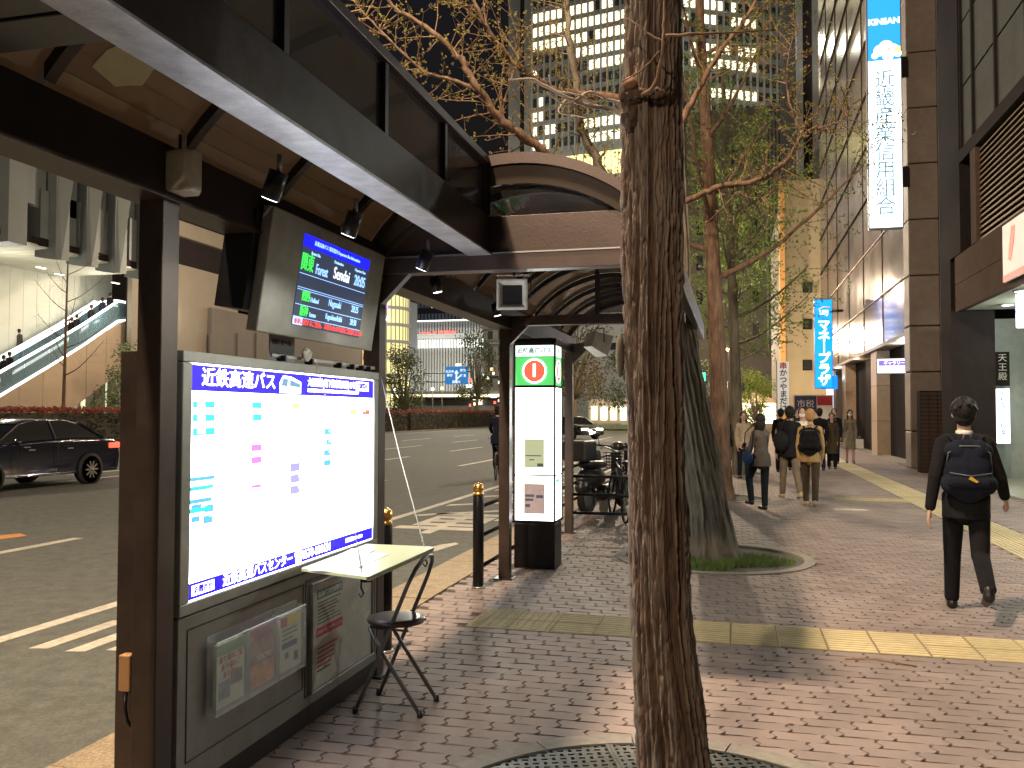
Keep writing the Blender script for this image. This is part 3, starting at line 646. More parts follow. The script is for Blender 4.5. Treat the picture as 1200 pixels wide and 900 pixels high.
# leaflet rack
rk = thing('leaflet_rack', 'clear acrylic rack with three leaflet pockets on the grey cabinet', 'leaflet rack', loc=(-2.0, 3.405, .49))
for k in range(3):
    y0 = -.365+k*.2445; 
    mb = MB().box(.045, .048, y0, y0+.24, -.155, .13).box(0, .045, y0, y0+.003, -.155, .134).box(0, .045, y0+.237, y0+.24, -.155, .134).box(0, .003, y0+.003, y0+.237, -.151, .155).box(0.003, .045, y0+.003, y0+.237, -.155, -.152)
    mb.build('pocket', glass_clear, rk)
    e = MB().box(.044, .0495, y0, y0+.24, .130, .1335); e.build('pocket_edge', paper, rk)
    lc = [(.50, .55, .42), (.30, .16, .22), (.55, .53, .44)][k]
    s = thing('leaflet', ['green headed leaflets in the left pocket of the rack', 'purple and orange leaflets in the middle pocket of the rack', 'cream leaflets with yellow heading in the right pocket of the rack'][k], 'leaflet', None, (-1.975, 3.405+y0+.12, .485))
    lm = mat('leaflet_paper', lc, .5, vary=.1, scale=20)
    B(-.008, .008, -.1, .1, -.13, .12).build('stack', lm, s)
    if k == 0:
        B(.0082, .009, -.095, .095, .075, .115).build('heading', mat('leaf_green', (.2, .35, .15), .6), s)
        for j in range(3): text('乗り場のご案内'[:6-j], .028, redink, (.0092, 0, .055-j*.032), SIDE, s)
        B(.0082, .009, .0, .085, -.06, -.005).build('picture', mat('leaf_photo', (.12, .08, .12), .5, vary=.6, scale=30), s); B(.0082, .009, -.085, -.005, -.10, -.03).build('picture', mat('leaf_photo_blue', (.12, .16, .25), .5, vary=.6, scale=30), s)
    elif k == 1:
        B(.0082, .009, -.095, .095, -.125, -.035).build('picture', mat('leaf_orange', (.50, .20, .07), .5, vary=.5, scale=25), s); B(.0082, .009, -.095, .095, -.034, .11).build('picture', mat('leaf_violet', (.14, .12, .28), .5, vary=.8, scale=18, tint=(.45, .25, .15)), s)
        text('夜行バス', .036, redink, (.0096, 0, .085), SIDE, s, bold=.001); text('TOKYO', .034, paper, (.0096, .01, -.01), SIDE, s)
    else:
        B(.0082, .009, -.03, .09, .07, .11).build('heading', mat('leaf_yellow', (.7, .6, .08), .6), s); B(.0082, .009, -.09, -.035, .07, .11).build('heading', redink, s)
        B(.0082, .009, -.08, .06, -.03, -.005).build('heading', mat('leaf_blue', (.05, .07, .3), .6), s)
        mb = MB(); [mb.box(.0082, .009, -.08, .07-.05*rnd.random(), .05-j*.02, .056-j*.02) for j in range(4)]; mb.box(.0082, .009, .03, .07, -.1, -.06).box(.0082, .009, -.05, -.02, -.075, -.05); stuff(mb.build('print', ink, s))

# framed notice
fn = thing('framed_notice', 'silver framed notice with red lines mounted right of the leaflet rack', 'notice board', loc=(-2.006, 4.27, .422))
B(0, .012, -.36, .36, -.255, .255).build('backing', mat('notice_paper', (.50, .49, .45), .25, vary=.06, scale=6), fn)
mb = MB().box(0, .024, -.372, .372, -.268, -.256).box(0, .024, -.372, .372, .256, .268).box(0, .024, -.372, -.361, -.255, .255).box(0, .024, .361, .372, -.255, .255); mb.build('frame', steel, fn, .003)
B(.0122, .013, -.31, -.02, .175, .22).build('heading', mat('notice_green', (.10, .16, .13), .6), fn); text('高速バスのりば変更', .03, paper, (.0135, -.165, .197), SIDE, fn)
B(.0122, .013, -.31, -.02, -.01, .035).build('heading', redink, fn); text('乗車券は窓口でお求めください', .02, paper, (.0135, -.165, .012), SIDE, fn)
mb = MB(); mr = MB()
for k in range(7): mb.box(.0122, .0128, -.30, -.03-.08*rnd.random(), .155-k*.017, .160-k*.017)
for k in range(6): (mr if k < 5 else mb).box(.0122, .0128, -.30, -.06-.1*rnd.random(), -.07-k*.022, -.062-k*.022)
mb.build('print', ink, fn); mr.build('print', redink, fn)

# ============================================================ NUMBERED KIOSK
ki = thing('bus_stop_kiosk', 'tall black kiosk with backlit panels and a red number one disc on green', 'bus stop sign', loc=(-1.905, 8.575, 0))
B(-.205, .205, -.175, .175, 0, .44).build('base', black_metal, ki, .01)
B(-.20, .20, -.17, .17, .441, 2.215).build('core', black_metal, ki)
MB().prism([(-.21, -.18, 2.216), (.17, -.18, 2.216), (.21, -.14, 2.216), (.21, .18, 2.216), (-.21, .18, 2.216)], (0, 0, .05)).build('cap', black_metal, ki, .005)
green_l, kred = glow('kiosk_green', (.10, .60, .14), .8), glow('kiosk_red', (.9, .13, .07), .85); klit = glow('kiosk_white', (.97, 1, .98), 4.0)
for (fx, fy) in ((-.205, -.175), (.205, -.175), (.205, .175), (-.205, .175)): B(fx-.009, fx+.009, fy-.009, fy+.009, .442, 2.21).build('corner_post', black_metal, ki, .003)
def kface(basis, half, off, tx, loc):
    # panels of one face; u across, z up
    def pan(u0, u1, z0, z1, m_, d, nm='panel'):
        c_ = [basis @ Vector((u, z, 0)) for u, z in ((u0, z0), (u1, z0), (u1, z1), (u0, z1))]; nrm = basis @ Vector((0, 0, 1))
        MB().prism([p+nrm*(off+d-.003) for p in c_], nrm*.003).build(nm, m_, ki)
    pan(-half, half, 2.085, 2.195, glow('kiosk_header', (.92, 1, .96), 1.0) if 'kiosk_header' not in MATS else MATS['kiosk_header'], .004); pan(-half, half, 1.80, 2.08, green_l, .004, 'green_panel')
    pan(-half, half, .92, 1.775, klit, .004, 'map_panel'); pan(-half, half, .47, .905, klit, .004, 'notice_panel')
    return pan
pf = kface(FRONT, .193, .17, None, None)
text('近鉄高速バス', .056, glow('kiosk_dark', (.10, .22, .18), .5), (.0, -.183, 2.138), FRONT, ki, xs=1.05, bold=.0015)
for r_, m_, d in ((.122, klit, .179), (.107, kred, .181)): MB().lathe((0, 0, 1.765), [(r_, -d-.001), (r_, -d+.003)], 32, 'y').build('number_disc', m_, ki) if False else put('number_disc', (lambda q: q.mesh('number_disc', m_))(MB().lathe((0, 0, 0), [(r_, -d-.0015), (r_, -d+.001)], 36, 'y', False)), ki, (0, 0, 1.94))
text('1', .18, klit, (0, -.184, 1.94), FRONT, ki, bold=.003)
ps = kface(SIDE, .16, .20, None, None)
text('近鉄', .05, glow('kiosk_dark2', (.1, .4, .35), .6), (.206, 0, 2.14), SIDE, ki)
for r_, m_, d in ((.115, klit, .207), (.10, kred, .209)): put('number_disc', MB().lathe((0, 0, 0), [(r_, d-.002), (r_, d+.0015)], 36, 'x', False).mesh('number_disc', m_), ki, (0, 0, 1.94))
text('1', .17, klit, (.212, 0, 1.94), SIDE, ki, bold=.006)
pb2 = kface(Matrix(((-1, 0, 0), (0, 0, 1), (0, 1, 0))), .18, .17, None, None)
pl2 = kface(Matrix(((0, 0, -1), (-1, 0, 0), (0, 1, 0))), .145, .20, None, None)
pp = glow('kiosk_poster', (.36, .38, .22), .9); pf(-.10, .10, .985, 1.27, pp, .006, 'poster'); pp2 = mat('kiosk_poster2', (.3, .2, .18), .6, emit=(.36, .26, .22), estr=.8, vary=.5, scale=12)
pf(-.105, .105, .535, .83, pp2, .006, 'poster')
dk = glow('kiosk_ink', (.08, .08, .1), .7)
for (a, b, c_, d_) in ((-.09, .07, 1.10, 1.11), (-.05, 0, 1.06, 1.07), (.03, .09, 1.0, 1.03), (-.09, 0, .70, .725), (-.09, -.01, .66, .685), (.02, .09, .69, .72), (-.09, -.04, .60, .63), (.0, .07, 1.41, 1.42), (.02, .08, 1.395, 1.403)): pf(a, b, c_, d_, dk, .008, 'print')
kt = glow('kiosk_teal', (.10, .5, .4), 1)
for k in range(14): ps(-.11, .11-.1*rnd.random(), 1.50-k*.035, 1.508-k*.035, kt, .006, 'print')
ps(-.11, .05, .84, .87, green_l, .006, 'print')
for k in range(9): ps(-.11, .10-.1*rnd.random(), .79-k*.033, .80-k*.033, kt, .006, 'print')
lamp('kiosk_glow', (-1.0, 8.0, 1.3), 1, COOL, .3)

# ============================================================ GUARD RAILS
def bollard(x, y, label, h=.80):
    t = thing('bollard', label, 'bollard', None, (x, y, 0))
    MB().lathe((0, 0, 0), [(.048, 0), (.048, h), (.044, h+.008)], 20).build('post', black_metal, t)
    MB().lathe((0, 0, h), [(.05, .009), (.05, .022), (.036, .03), (.036, .042), (.047, .052), (.047, .075), (.04, .098), (.02, .11), (.004, .113)], 20).build('cap', gold, t)
    MB().lathe((0, 0, 0), [(.06, .0), (.06, .012), (.05, .016)], 20).build('collar', steel, t)
bollard(-2.17, 7.36, 'black bollard with brass ball cap standing left of the numbered kiosk post')
bollard(-2.17, 5.25, 'black bollard with brass ball cap half hidden behind the lit board')
gr = thing('guard_rail', 'three black kerbside rails joined to the bollard left of the kiosk', 'railing', None, (-2.17, 7.4, 0))
for z in (.70, .44, .17): MB().tube([(0, .04, z), (0, 3.6, z)], .017, 10).build('rail', black_metal, gr)
gr = thing('guard_rail', 'three black rails crossing behind the last shelter post beside parked bicycles', 'railing', None, (-2.0, 11.1, 0))
for z in (.715, .485, .25): MB().tube([(0, 0, z), (1.45, 0, z)], .02, 10).build('rail', black_metal, gr)
MB().lathe((1.47, 0, 0), [(.045, 0), (.045, .85), (.03, .9)], 16).build('post', black_metal, gr)
gr = thing('guard_rail', 'black kerbside rails running away beyond the last shelter post', 'railing', None, (-2.3, 11.2, 0))
for z in (.74, .49, .25): MB().tube([(0, 0, z), (0, 12, z)], .02, 8).build('rail', black_metal, gr)
for y in (4, 8, 12): MB().lathe((0, y, 0), [(.045, 0), (.045, .82), (.03, .88)], 14).build('post', black_metal, gr)
# ============================================================ TREES
bark = mat('red_brown_bark', (.115, .062, .036), .85, vary=.55, scale=16, bump=.9, bscale=38, stretch=(1, 1, .18), tint=(.22, .135, .085))
bark_grey = mat('grey_bark', (.13, .11, .08), .88, vary=.5, scale=14, bump=.9, bscale=32, stretch=(1, 1, .2))
twig_m = mat('twig_bark', (.17, .10, .055), .8, vary=.3, scale=20)
cut_wood = mat('cut_wood', (.20, .10, .055), .8, vary=.3, scale=30)
def leafmat(name, c, tl=.35):
    m = mat(name, c, .55, vary=.35, scale=3.)
    n = m.node_tree.nodes; L = m.node_tree.links; p = n['Principled BSDF']; t = n.new('ShaderNodeBsdfTranslucent'); t.inputs[0].default_value = (*[min(1, x*1.5) for x in c], 1)
    x = n.new('ShaderNodeMixShader'); x.inputs[0].default_value = tl; L.new(p.outputs[0], x.inputs[1]); L.new(t.outputs[0], x.inputs[2]); L.new(x.outputs[0], n['Material Output'].inputs[0]); return m
bud_leaf = leafmat('bud_leaves', (.22, .21, .04)); ever_leaf = leafmat('evergreen_leaves', (.055, .075, .028), .2); red_leaf = leafmat('photinia_leaves', (.22, .055, .035), .2); deep_leaf = leafmat('hedge_leaves', (.045, .04, .022), .15)

RIDGE = []
def trunk_mesh(pts, rad, n, ring, amp, seed, vs=2.2, us=7., plates=False):
    "bark as real relief: long ridges that fork and break"
    pts = [Vector(p) for p in pts]; S = [0]
    for a, b in zip(pts, pts[1:]): S.append(S[-1]+(b-a).length)
    T = S[-1]; N = max(3, int(T/ring)); V = []; RG = []
    for i in range(N+1):
        s = T*i/N; k = max(j for j in range(len(S)) if S[j] <= s+1e-9); k = min(k, len(pts)-2); f = (s-S[k])/(S[k+1]-S[k]); f2 = f
        c = pts[k].lerp(pts[k+1], f2); r = rad[k]*(1-f2)+rad[k+1]*f2
        for j in range(n):
            a = 2*math.pi*j/n; u = Vector((math.cos(a), math.sin(a), 0))
            q = Vector((u.x*us*.5+seed, u.y*us*.5, s*vs*.5+1.5*noise.noise(Vector((u.x*2, u.y*2, s*1.3+seed)))))
            h = 1-abs(noise.noise(q))*2.6; h2 = 1-abs(noise.noise(q*2.3+Vector((9, 3, 1))))*2.2; h3 = noise.noise(Vector((u.x*us*3, u.y*us*3, s*11+seed)))
            low = noise.noise(Vector((u.x*1.2, u.y*1.2, s*1.1+seed*3)))
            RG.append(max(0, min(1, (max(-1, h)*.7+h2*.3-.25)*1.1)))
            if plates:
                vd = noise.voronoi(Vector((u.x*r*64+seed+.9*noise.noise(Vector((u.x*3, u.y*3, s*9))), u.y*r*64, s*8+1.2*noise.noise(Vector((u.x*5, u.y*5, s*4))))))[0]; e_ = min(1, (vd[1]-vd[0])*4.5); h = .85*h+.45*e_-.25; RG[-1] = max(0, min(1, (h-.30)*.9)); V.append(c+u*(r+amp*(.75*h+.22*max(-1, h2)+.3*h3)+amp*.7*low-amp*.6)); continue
            V.append(c+u*(r+amp*(.62*max(-1, h)+.30*max(-1, h2)+.22*h3)+amp*.7*low-amp*.55))
    RIDGE[:] = RG
    F = [(i*n+j, i*n+(j+1) % n, (i+1)*n+(j+1) % n, (i+1)*n+j) for i in range(N) for j in range(n)]
    return MB().add(V, F+[tuple(N*n+j for j in range(n))], True)

class Crown:
    def __init__(s, seed, leafsize=.02, leafy=1., spur=True): s.r = random.Random(seed); s.tw = MB(); s.lf = MB(); s.ls = leafsize; s.leafy = leafy
    def leaf(s, p):
        r = s.r
        for _ in range(3):
            d = Vector((r.gauss(0, 1), r.gauss(0, 1), r.gauss(0, 1)+.4)).normalized(); e = d.orthogonal().normalized(); q = s.ls*r.uniform(.6, 1.3)
            s.lf.add([p, p+d*q*.7+e*q*.5, p+d*q*1.1, p+d*q*.7-e*q*.5], [(0, 1, 2, 3)])
    def grow(s, p, d, l, r0, lev, rise=.15):
        r = s.r; n = max(2, int(l/.14)); pts = [p]; 
        for i in range(n):
            d = (d+Vector((r.gauss(0, .13), r.gauss(0, .13), r.gauss(0, .10)+rise*.12))).normalized(); p = p+d*(l/n); pts.append(p)
        R_ = [r0*(1-.72*i/n) for i in range(n+1)]; s.tw.tube(pts, R_, 5 if r0 > .015 else 3, cap=False)
        if lev > 0:
            k = max(2, int(l/.22))
            for i in range(k):
                f = (i+.6)/k; q = pts[min(n, int(f*n)+1)]; e = (d.orthogonal()*r.uniform(-1, 1)+d.cross(d.orthogonal())*r.uniform(-1, 1))
                nd = (d*.75+e.normalized()*r.uniform(.6, 1.1)).normalized(); s.grow(q, nd, l*r.uniform(.35, .62), r0*(1-.6*f)*.5, lev-1, rise)
        if r0 < .02:
            for q in pts[1:]:
                for _ in range(2):
                    if r.random() < .72*s.leafy:
                        e = Vector((r.gauss(0, 1), r.gauss(0, 1), r.gauss(0, 1)+.5)).normalized()*r.uniform(.01, .05); s.tw.tube([q, q+e], [.0028, .002], 3, cap=False); s.leaf(q+e)
    def along(s, pts, every=.3, l=.8, lev=1, r0=.008):
        pts = [Vector(p) for p in pts]
        for a, b in zip(pts, pts[1:]):
            k = max(1, int((b-a).length/every))
            for i in range(k):
                q = a.lerp(b, (i+s.r.random())/k); d = (b-a).normalized(); e = (d.orthogonal()*s.r.uniform(-1, 1)+d.cross(d.orthogonal())*s.r.uniform(-1, 1)).normalized()
                s.grow(q, (d*.4+e+Vector((0, 0, .25))).normalized(), l*s.r.uniform(.5, 1.2), r0*s.r.uniform(.7, 1.2), lev)
    def done(s, parent, lm, tm=twig_m):
        stuff(s.tw.build('twigs', tm, parent))
        if s.lf.v: stuff(s.lf.build('leaves', lm, parent))
def smooth_pts(P, k=5):
    P = [Vector(p) for p in P]; out = []
    for i in range(len(P)-1):
        a, b, c, d = P[max(0, i-1)], P[i], P[i+1], P[min(len(P)-1, i+2)]
        for j in range(k):
            t = j/k; out.append(.5*((2*b)+(c-a)*t+(2*a-5*b+4*c-d)*t*t+(3*b-a-3*c+d)*t**3))
    return out+[P[-1]]
def limb(P, r0, r1, parent, m_=None, seed=1, n=14, name='limb'):
    P = smooth_pts(P, 6); N = len(P); rr = random.Random(seed)
    P = [p+Vector((rr.gauss(0, 1), rr.gauss(0, 1), rr.gauss(0, 1)))*min(.012, .16*r0) for p in P]
    R_ = [(r0+(r1-r0)*i/(N-1))*(1+rr.uniform(-.12, .16)) for i in range(N)]
    MB().tube(P, R_, n).build(name, m_ or bark, parent); return P

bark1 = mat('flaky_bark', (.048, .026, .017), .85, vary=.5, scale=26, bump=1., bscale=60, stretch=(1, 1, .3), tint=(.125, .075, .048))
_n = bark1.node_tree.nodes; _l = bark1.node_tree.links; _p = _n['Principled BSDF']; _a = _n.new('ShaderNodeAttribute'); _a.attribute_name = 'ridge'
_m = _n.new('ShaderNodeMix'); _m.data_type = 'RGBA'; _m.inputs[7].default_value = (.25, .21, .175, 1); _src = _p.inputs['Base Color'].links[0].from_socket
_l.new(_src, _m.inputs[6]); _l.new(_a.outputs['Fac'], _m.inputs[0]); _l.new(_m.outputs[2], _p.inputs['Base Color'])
t1 = thing('street_tree', 'nearest tree trunk with deep red brown fissured bark filling the middle foreground', 'tree', 'trees along the pavement', (0, 0, 0))
tp = [(-.20, 3.19, -.02), (-.205, 3.19, .15), (-.215, 3.2, .3), (-.255, 3.2, .75), (-.27, 3.2, 1.17), (-.285, 3.2, 1.8), (-.285, 3.2, 2.42), (-.28, 3.2, 3.05), (-.27, 3.2, 3.9), (-.24, 3.2, 5.2), (-.2, 3.2, 7)]
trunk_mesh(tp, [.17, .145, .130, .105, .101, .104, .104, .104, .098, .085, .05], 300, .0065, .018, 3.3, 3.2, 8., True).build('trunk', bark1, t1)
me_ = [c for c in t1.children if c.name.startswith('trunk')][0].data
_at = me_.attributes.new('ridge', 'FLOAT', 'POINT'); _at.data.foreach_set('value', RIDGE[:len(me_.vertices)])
# knot with a sawn stub and thin shoots
MB().tube([(-.345, 3.13, 2.69), (-.352, 3.075, 2.705)], [.026, .020], 14).build('sawn_stub', cut_wood, t1)
bc = blob(MB().ell((-.372, 3.13, 2.675), (.028, .042, .05)).ell((-.33, 3.105, 2.66), (.045, .028, .03)).ell((-.26, 3.10, 2.66), (.035, .018, .022)).ell((-.35, 3.12, 2.60), (.04, .03, .06)), 'bark_collar', bark1, t1, .005, 1)
for v in bc.data.vertices: v.co += v.normal*(.008*noise.noise(Vector((v.co.x*60, v.co.y*60, v.co.z*22)))+.004*noise.noise(v.co*150))
MB().ell((-.395, 3.13, 1.73), (.016, .022, .08)).build('burl', bark_grey, t1)
def L1(P, r0, r1, **k): return limb([on_y(*p) for p in P], r0, r1, t1, **k)
L1([(752, 112, 3.08), (768, 98, 3.02), (776, 60, 2.98), (778, 30, 2.98), (780, -10, 2.98)], .0075, .0045, m_=twig_m, n=8, name='shoot')
L1([(776, 48, 2.98), (760, 40, 2.98), (745, 28, 2.98), (730, 22, 3.0), (700, 38, 3.0)], .004, .0015, m_=twig_m, n=6, name='shoot')
L1([(773, 60, 2.98), (752, 82, 2.98), (728, 96, 3.0)], .004, .002, m_=twig_m, n=6, name='shoot')
L1([(780, 42, 3.0), (815, 40, 3.0), (860, 38, 3.1), (905, 35, 3.2)], .006, .002, m_=twig_m, n=6, name='shoot')
pale_twig = mat('pale_twig', (.42, .36, .30), .7, vary=.2, scale=20)
L1([(736, 137, 3.12), (715, 128, 3.1), (690, 124, 3.0), (660, 112, 2.9), (625, 94, 2.85), (596, 94, 2.8)], .011, .003, m_=pale_twig, n=8, name='shoot')
L1([(738, 120, 3.12), (715, 118, 3.1), (690, 108, 3.0), (664, 122, 2.9), (640, 108, 2.85)], .007, .002, m_=pale_twig, n=8, name='shoot')
L1([(700, 124, 3.05), (680, 112, 2.95), (650, 105, 2.9), (643, 88, 2.9)], .004, .0015, m_=pale_twig, n=6, name='shoot')
L1([(665, 115, 2.95), (655, 132, 2.9), (690, 140, 2.9), (720, 165, 2.9)], .003, .001, m_=pale_twig, n=6, name='shoot')
cr = Crown(3, .014, .9)
for _ in range(5): cr.grow(Vector((-.3, 3.15, 3.6+_*.4)), Vector((rnd.uniform(-1, 1), rnd.uniform(-.3, 1), .5)).normalized(), 1.6, .02, 2)
cr.done(t1, bud_leaf)

_unused = None
t2 = thing('street_tree', 'second tree leaning left out of a grassy ring, orange lit limbs over the shelter', 'tree', 'trees along the pavement', (0, 0, 0))
trunk_mesh([(-.20, 9.5, -.03), (-.21, 9.52, .12), (-.26, 9.55, .5), (-.34, 9.6, 1.0), (-.42, 9.6, 1.5), (-.52, 9.6, 2.12), (-.60, 9.6, 3.0), (-.62, 9.6, 4.0), (-.62, 9.6, 5.3)], [.33, .25, .205, .195, .188, .175, .16, .14, .10], 150, .016, .025, 8.1, 1.6, 6.5).build('trunk', bark_grey, t2)
cr2 = Crown(11, .017, 1.5)
def L2(P, r0, r1, ev=.20, l=.62, lev=1, **k):
    Q = limb([on_y(*p) for p in P], r0, r1, t2, **k); cr2.along(Q[len(Q)//5:], ev, l, lev); return Q
L2([(790, 262, 9.55), (735, 238, 9.2), (690, 215, 9.0), (652, 190, 8.8), (615, 160, 8.5), (585, 138, 8.3), (560, 105, 8.1), (540, 70, 8.0), (513, 42, 7.9), (468, 12, 7.8), (440, -20, 7.7)], 0.0684, 0.0132, seed=2)
L2([(790, 232, 9.6), (765, 215, 9.6), (740, 203, 9.5), (715, 215, 9.4), (690, 170, 9.3), (678, 135, 9.2), (676, 95, 9.1), (668, 50, 9.0), (664, 0, 9.0), (660, -40, 9)], 0.0612, 0.027, .4, seed=3, m_=bark_grey)
L2([(770, 150, 9.6), (735, 118, 9.2), (690, 112, 9.0), (650, 105, 8.8), (620, 88, 8.6), (592, 62, 8.4), (573, 38, 8.2), (560, 12, 8.1), (545, -20, 8.0)], 0.0504, 0.012, seed=4)
L2([(560, 105, 8.1), (535, 95, 8.1), (500, 85, 8.0), (470, 60, 7.9), (430, 20, 7.8), (415, 0, 7.8)], 0.0216, 0.0048, seed=5, ev=.3, l=.5)
L2([(585, 138, 8.3), (600, 90, 8.4), (610, 60, 8.4)], 0.0144, 0.0036, seed=6, ev=.3, l=.5)
L2([(795, 150, 9.6), (815, 112, 9.5), (832, 80, 9.4), (850, 52, 9.3), (872, 25, 9.2), (888, -5, 9.1)], 0.036, 0.018, .35, seed=7)
L2([(795, 240, 9.6), (822, 228, 9.5), (850, 217, 9.3), (880, 213, 9.1), (905, 202, 9.0), (925, 185, 8.8), (940, 160, 8.7), (958, 148, 8.6)], 0.036, 0.0132, .3, seed=8)
L2([(941, 158, 8.7), (930, 135, 8.7), (922, 100, 8.7), (925, 60, 8.7), (935, 30, 8.7)], 0.013, 0.0036, .35, l=.4, seed=9, n=8)
L2([(958, 150, 8.6), (985, 142, 8.5), (1000, 120, 8.5)], 0.0101, 0.0024, .35, l=.4, seed=10, n=8)
L2([(853, 217, 9.3), (880, 232, 9.2), (905, 228, 9.1)], 0.0086, 0.0024, .4, l=.4, seed=12, n=8)
cr2.done(t2, bud_leaf)
for v in (lambda: 0,): pass

green_bud = leafmat('green_bud_leaves', (.13, .20, .045)); pale_bark = mat('pale_twig_bark', (.16, .14, .10), .8, vary=.3, scale=20)
def street_tree(seed, base, lean, h, r0, label, lean_m, limbs, leafm=None, group='trees along the pavement', leafy=1.5, barkm=None, lev=2, ls=.03):
    r = random.Random(seed); t = thing('street_tree', label, 'tree', group, base)
    P = [(0, 0, -.05), (lean[0]*.03, 0, .25), (lean[0]*.25, lean[1]*.25, h*.3), (lean[0]*.6, lean[1]*.6, h*.65), (lean[0], lean[1], h)]
    trunk_mesh(P, [r0*1.35, r0*1.05, r0*.85, r0*.62, r0*.3], 60, .05, r0*.09, seed*1.7, 1.5, 6).build('trunk', barkm or bark, t)
    c = Crown(seed, ls, leafy)
    for k in range(limbs):
        f = .38+.6*k/limbs; z = h*f; a = k*2.4+r.uniform(-.4, .4); i = min(3, int(f*4)); p = Vector(P[3]).lerp(Vector(P[4]), max(0, (f-.65)/.35)) if f > .65 else Vector(P[2]).lerp(Vector(P[3]), max(0, (f-.3)/.35))
        l = h*.25*r.uniform(.75, 1.15)*(1.15-f*.5); d = Vector((math.cos(a), math.sin(a), .45+.3*f)); Q = [p, p+d*l*.33+Vector((0, 0, -.05*l)), p+d*l*.66, p+d*l+Vector((0, 0, .12*l))]
        Q = limb(Q, r0*.34*(1.2-f*.6), r0*.07, t, barkm or bark, seed*10+k, 8)
        c.along(Q[3:], .55, l*.42, lev-1, r0*.045)
    c.done(t, leafm or green_bud, pale_bark); return t
street_tree(21, (-.19, 16.4, 0), (-.45, 0, 0), 10.5, .17, 'third tree with straight red brown trunk left of the woman looking at her phone', 0, 12, lev=2, ls=.035)
street_tree(22, (.12, 23.0, 0), (-.35, 0, 0), 10.5, .15, 'fourth tree along the pavement with a greenish trunk and wide bare limbs', 0, 12, barkm=bark_grey, lev=2, ls=.035)
street_tree(23, (-.05, 30, 0), (.2, 0, 0), 10, .15, 'fifth tree in the row seen behind the greenish trunk', 0, 11, barkm=bark_grey, ls=.05)
street_tree(24, (-.1, 40, 0), (.1, 0, 0), 10, .16, 'farthest tree in the pavement row near the lit stall', 0, 10, barkm=bark_grey, ls=.06)
street_tree(25, (-29.6, 33, 0), (.1, 0, 0), 9.5, .10, 'slender bare sapling standing behind the red hedge before the escalator', 0, 12, lean_m=0, leafy=.0, group='trees across the road') if False else street_tree(25, (-29.6, 33.5, 0), (.1, 0, 0), 8.4, .09, 'slender bare sapling standing behind the red hedge before the escalator', 0, 12, leafy=.0, group='trees across the road', lev=2)

def leafy_tree(seed, base, h, w, label, group='trees across the road', lm=None, n=16, per=230, ls=.16, tr=.3, cat='tree', name='leafy_tree'):
    r = random.Random(seed); t = thing(name, label, cat, group, base)
    trunk_mesh([(0, 0, -.1), (0, 0, h*.2), (r.uniform(-.05, .05)*w, 0, h*tr), (0, 0, h*.8)], [.035*w+.05, .028*w+.04, .022*w+.03, .02], 16, .3, .02, seed, 1, 4).build('trunk', bark_grey, t)
    c = MB()
    cs = []
    for k in range(n):
        a = r.uniform(0, 6.28); f = r.random(); q = Vector((math.cos(a)*w*.5*math.sqrt(r.random())*(1-.5*f), math.sin(a)*w*.5*math.sqrt(r.random())*(1-.5*f), h*(tr+(1-tr)*f))); cs.append(q)
        MB().tube([(0, 0, h*tr*.9), q*.5+Vector((0, 0, h*tr*.5)), q], [.02*w, .012*w, .004*w], 5).build('limb', bark_grey, t)
    for q in cs:
        R0 = w*r.uniform(.13, .24)
        for j in range(per):
            d = Vector((r.gauss(0, 1), r.gauss(0, 1), r.gauss(0, .8))).normalized()*R0*r.random()**.45; p = q+d
            e = Vector((r.gauss(0, 1), r.gauss(0, 1), r.gauss(0, 1))).normalized(); f2 = e.orthogonal().normalized(); s = ls*r.uniform(.6, 1.3)
            c.add([p-e*s*.5, p+f2*s*.28, p+e*s*.5, p-f2*s*.28], [(0, 1, 2, 3)])
    stuff(c.build('crown', lm or ever_leaf, t)); return t
leafy_tree(31, (-31, 39.5, 0), 5.0, 3.4, 'dark layered pine like tree behind the hedge below the escalator', n=20, per=150, ls=.13, tr=.15)
leafy_tree(32, (-32.5, 44.5, 0), 4.4, 3.2, 'dark evergreen between the escalator and the shelter post', n=16, per=150, ls=.13, tr=.15)
leafy_tree(33, (-34.2, 88, 0), 8.5, 6.5, 'round dark evergreen behind the hedge left of the blue road sign', n=22, per=200, ls=.22, tr=.2)
leafy_tree(34, (-37, 83, 0), 6.0, 4, 'low evergreen just right of the lit board behind the hedge', n=14, per=160, ls=.22, tr=.2)
leafy_tree(35, (-30, 101, 0), 12, 6, 'tall loose tree right of the blue road sign in front of the shop lights', n=24, per=120, ls=.25, tr=.3)
leafy_tree(36, (-16.5, 92, 0), 12.5, 10, 'broad tree with brownish crown between kiosk and nearest trunk', n=30, per=240, ls=.3, tr=.28, lm=leafmat('brown_leaves', (.085, .07, .03), .25))
leafy_tree(37, (-10.5, 98, 0), 10.5, 8, 'bushy tree just left of the nearest trunk beyond the road', n=22, per=220, ls=.3, tr=.25)
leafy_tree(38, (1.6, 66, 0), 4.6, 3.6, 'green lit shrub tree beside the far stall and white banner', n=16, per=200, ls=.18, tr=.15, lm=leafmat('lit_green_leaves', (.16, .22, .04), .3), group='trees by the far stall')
leafy_tree(39, (-2.6, 62, 0), 5.0, 4, 'dark shrub tree left of the far lit stall', n=12, per=160, ls=.18, tr=.15, group='trees by the far stall')

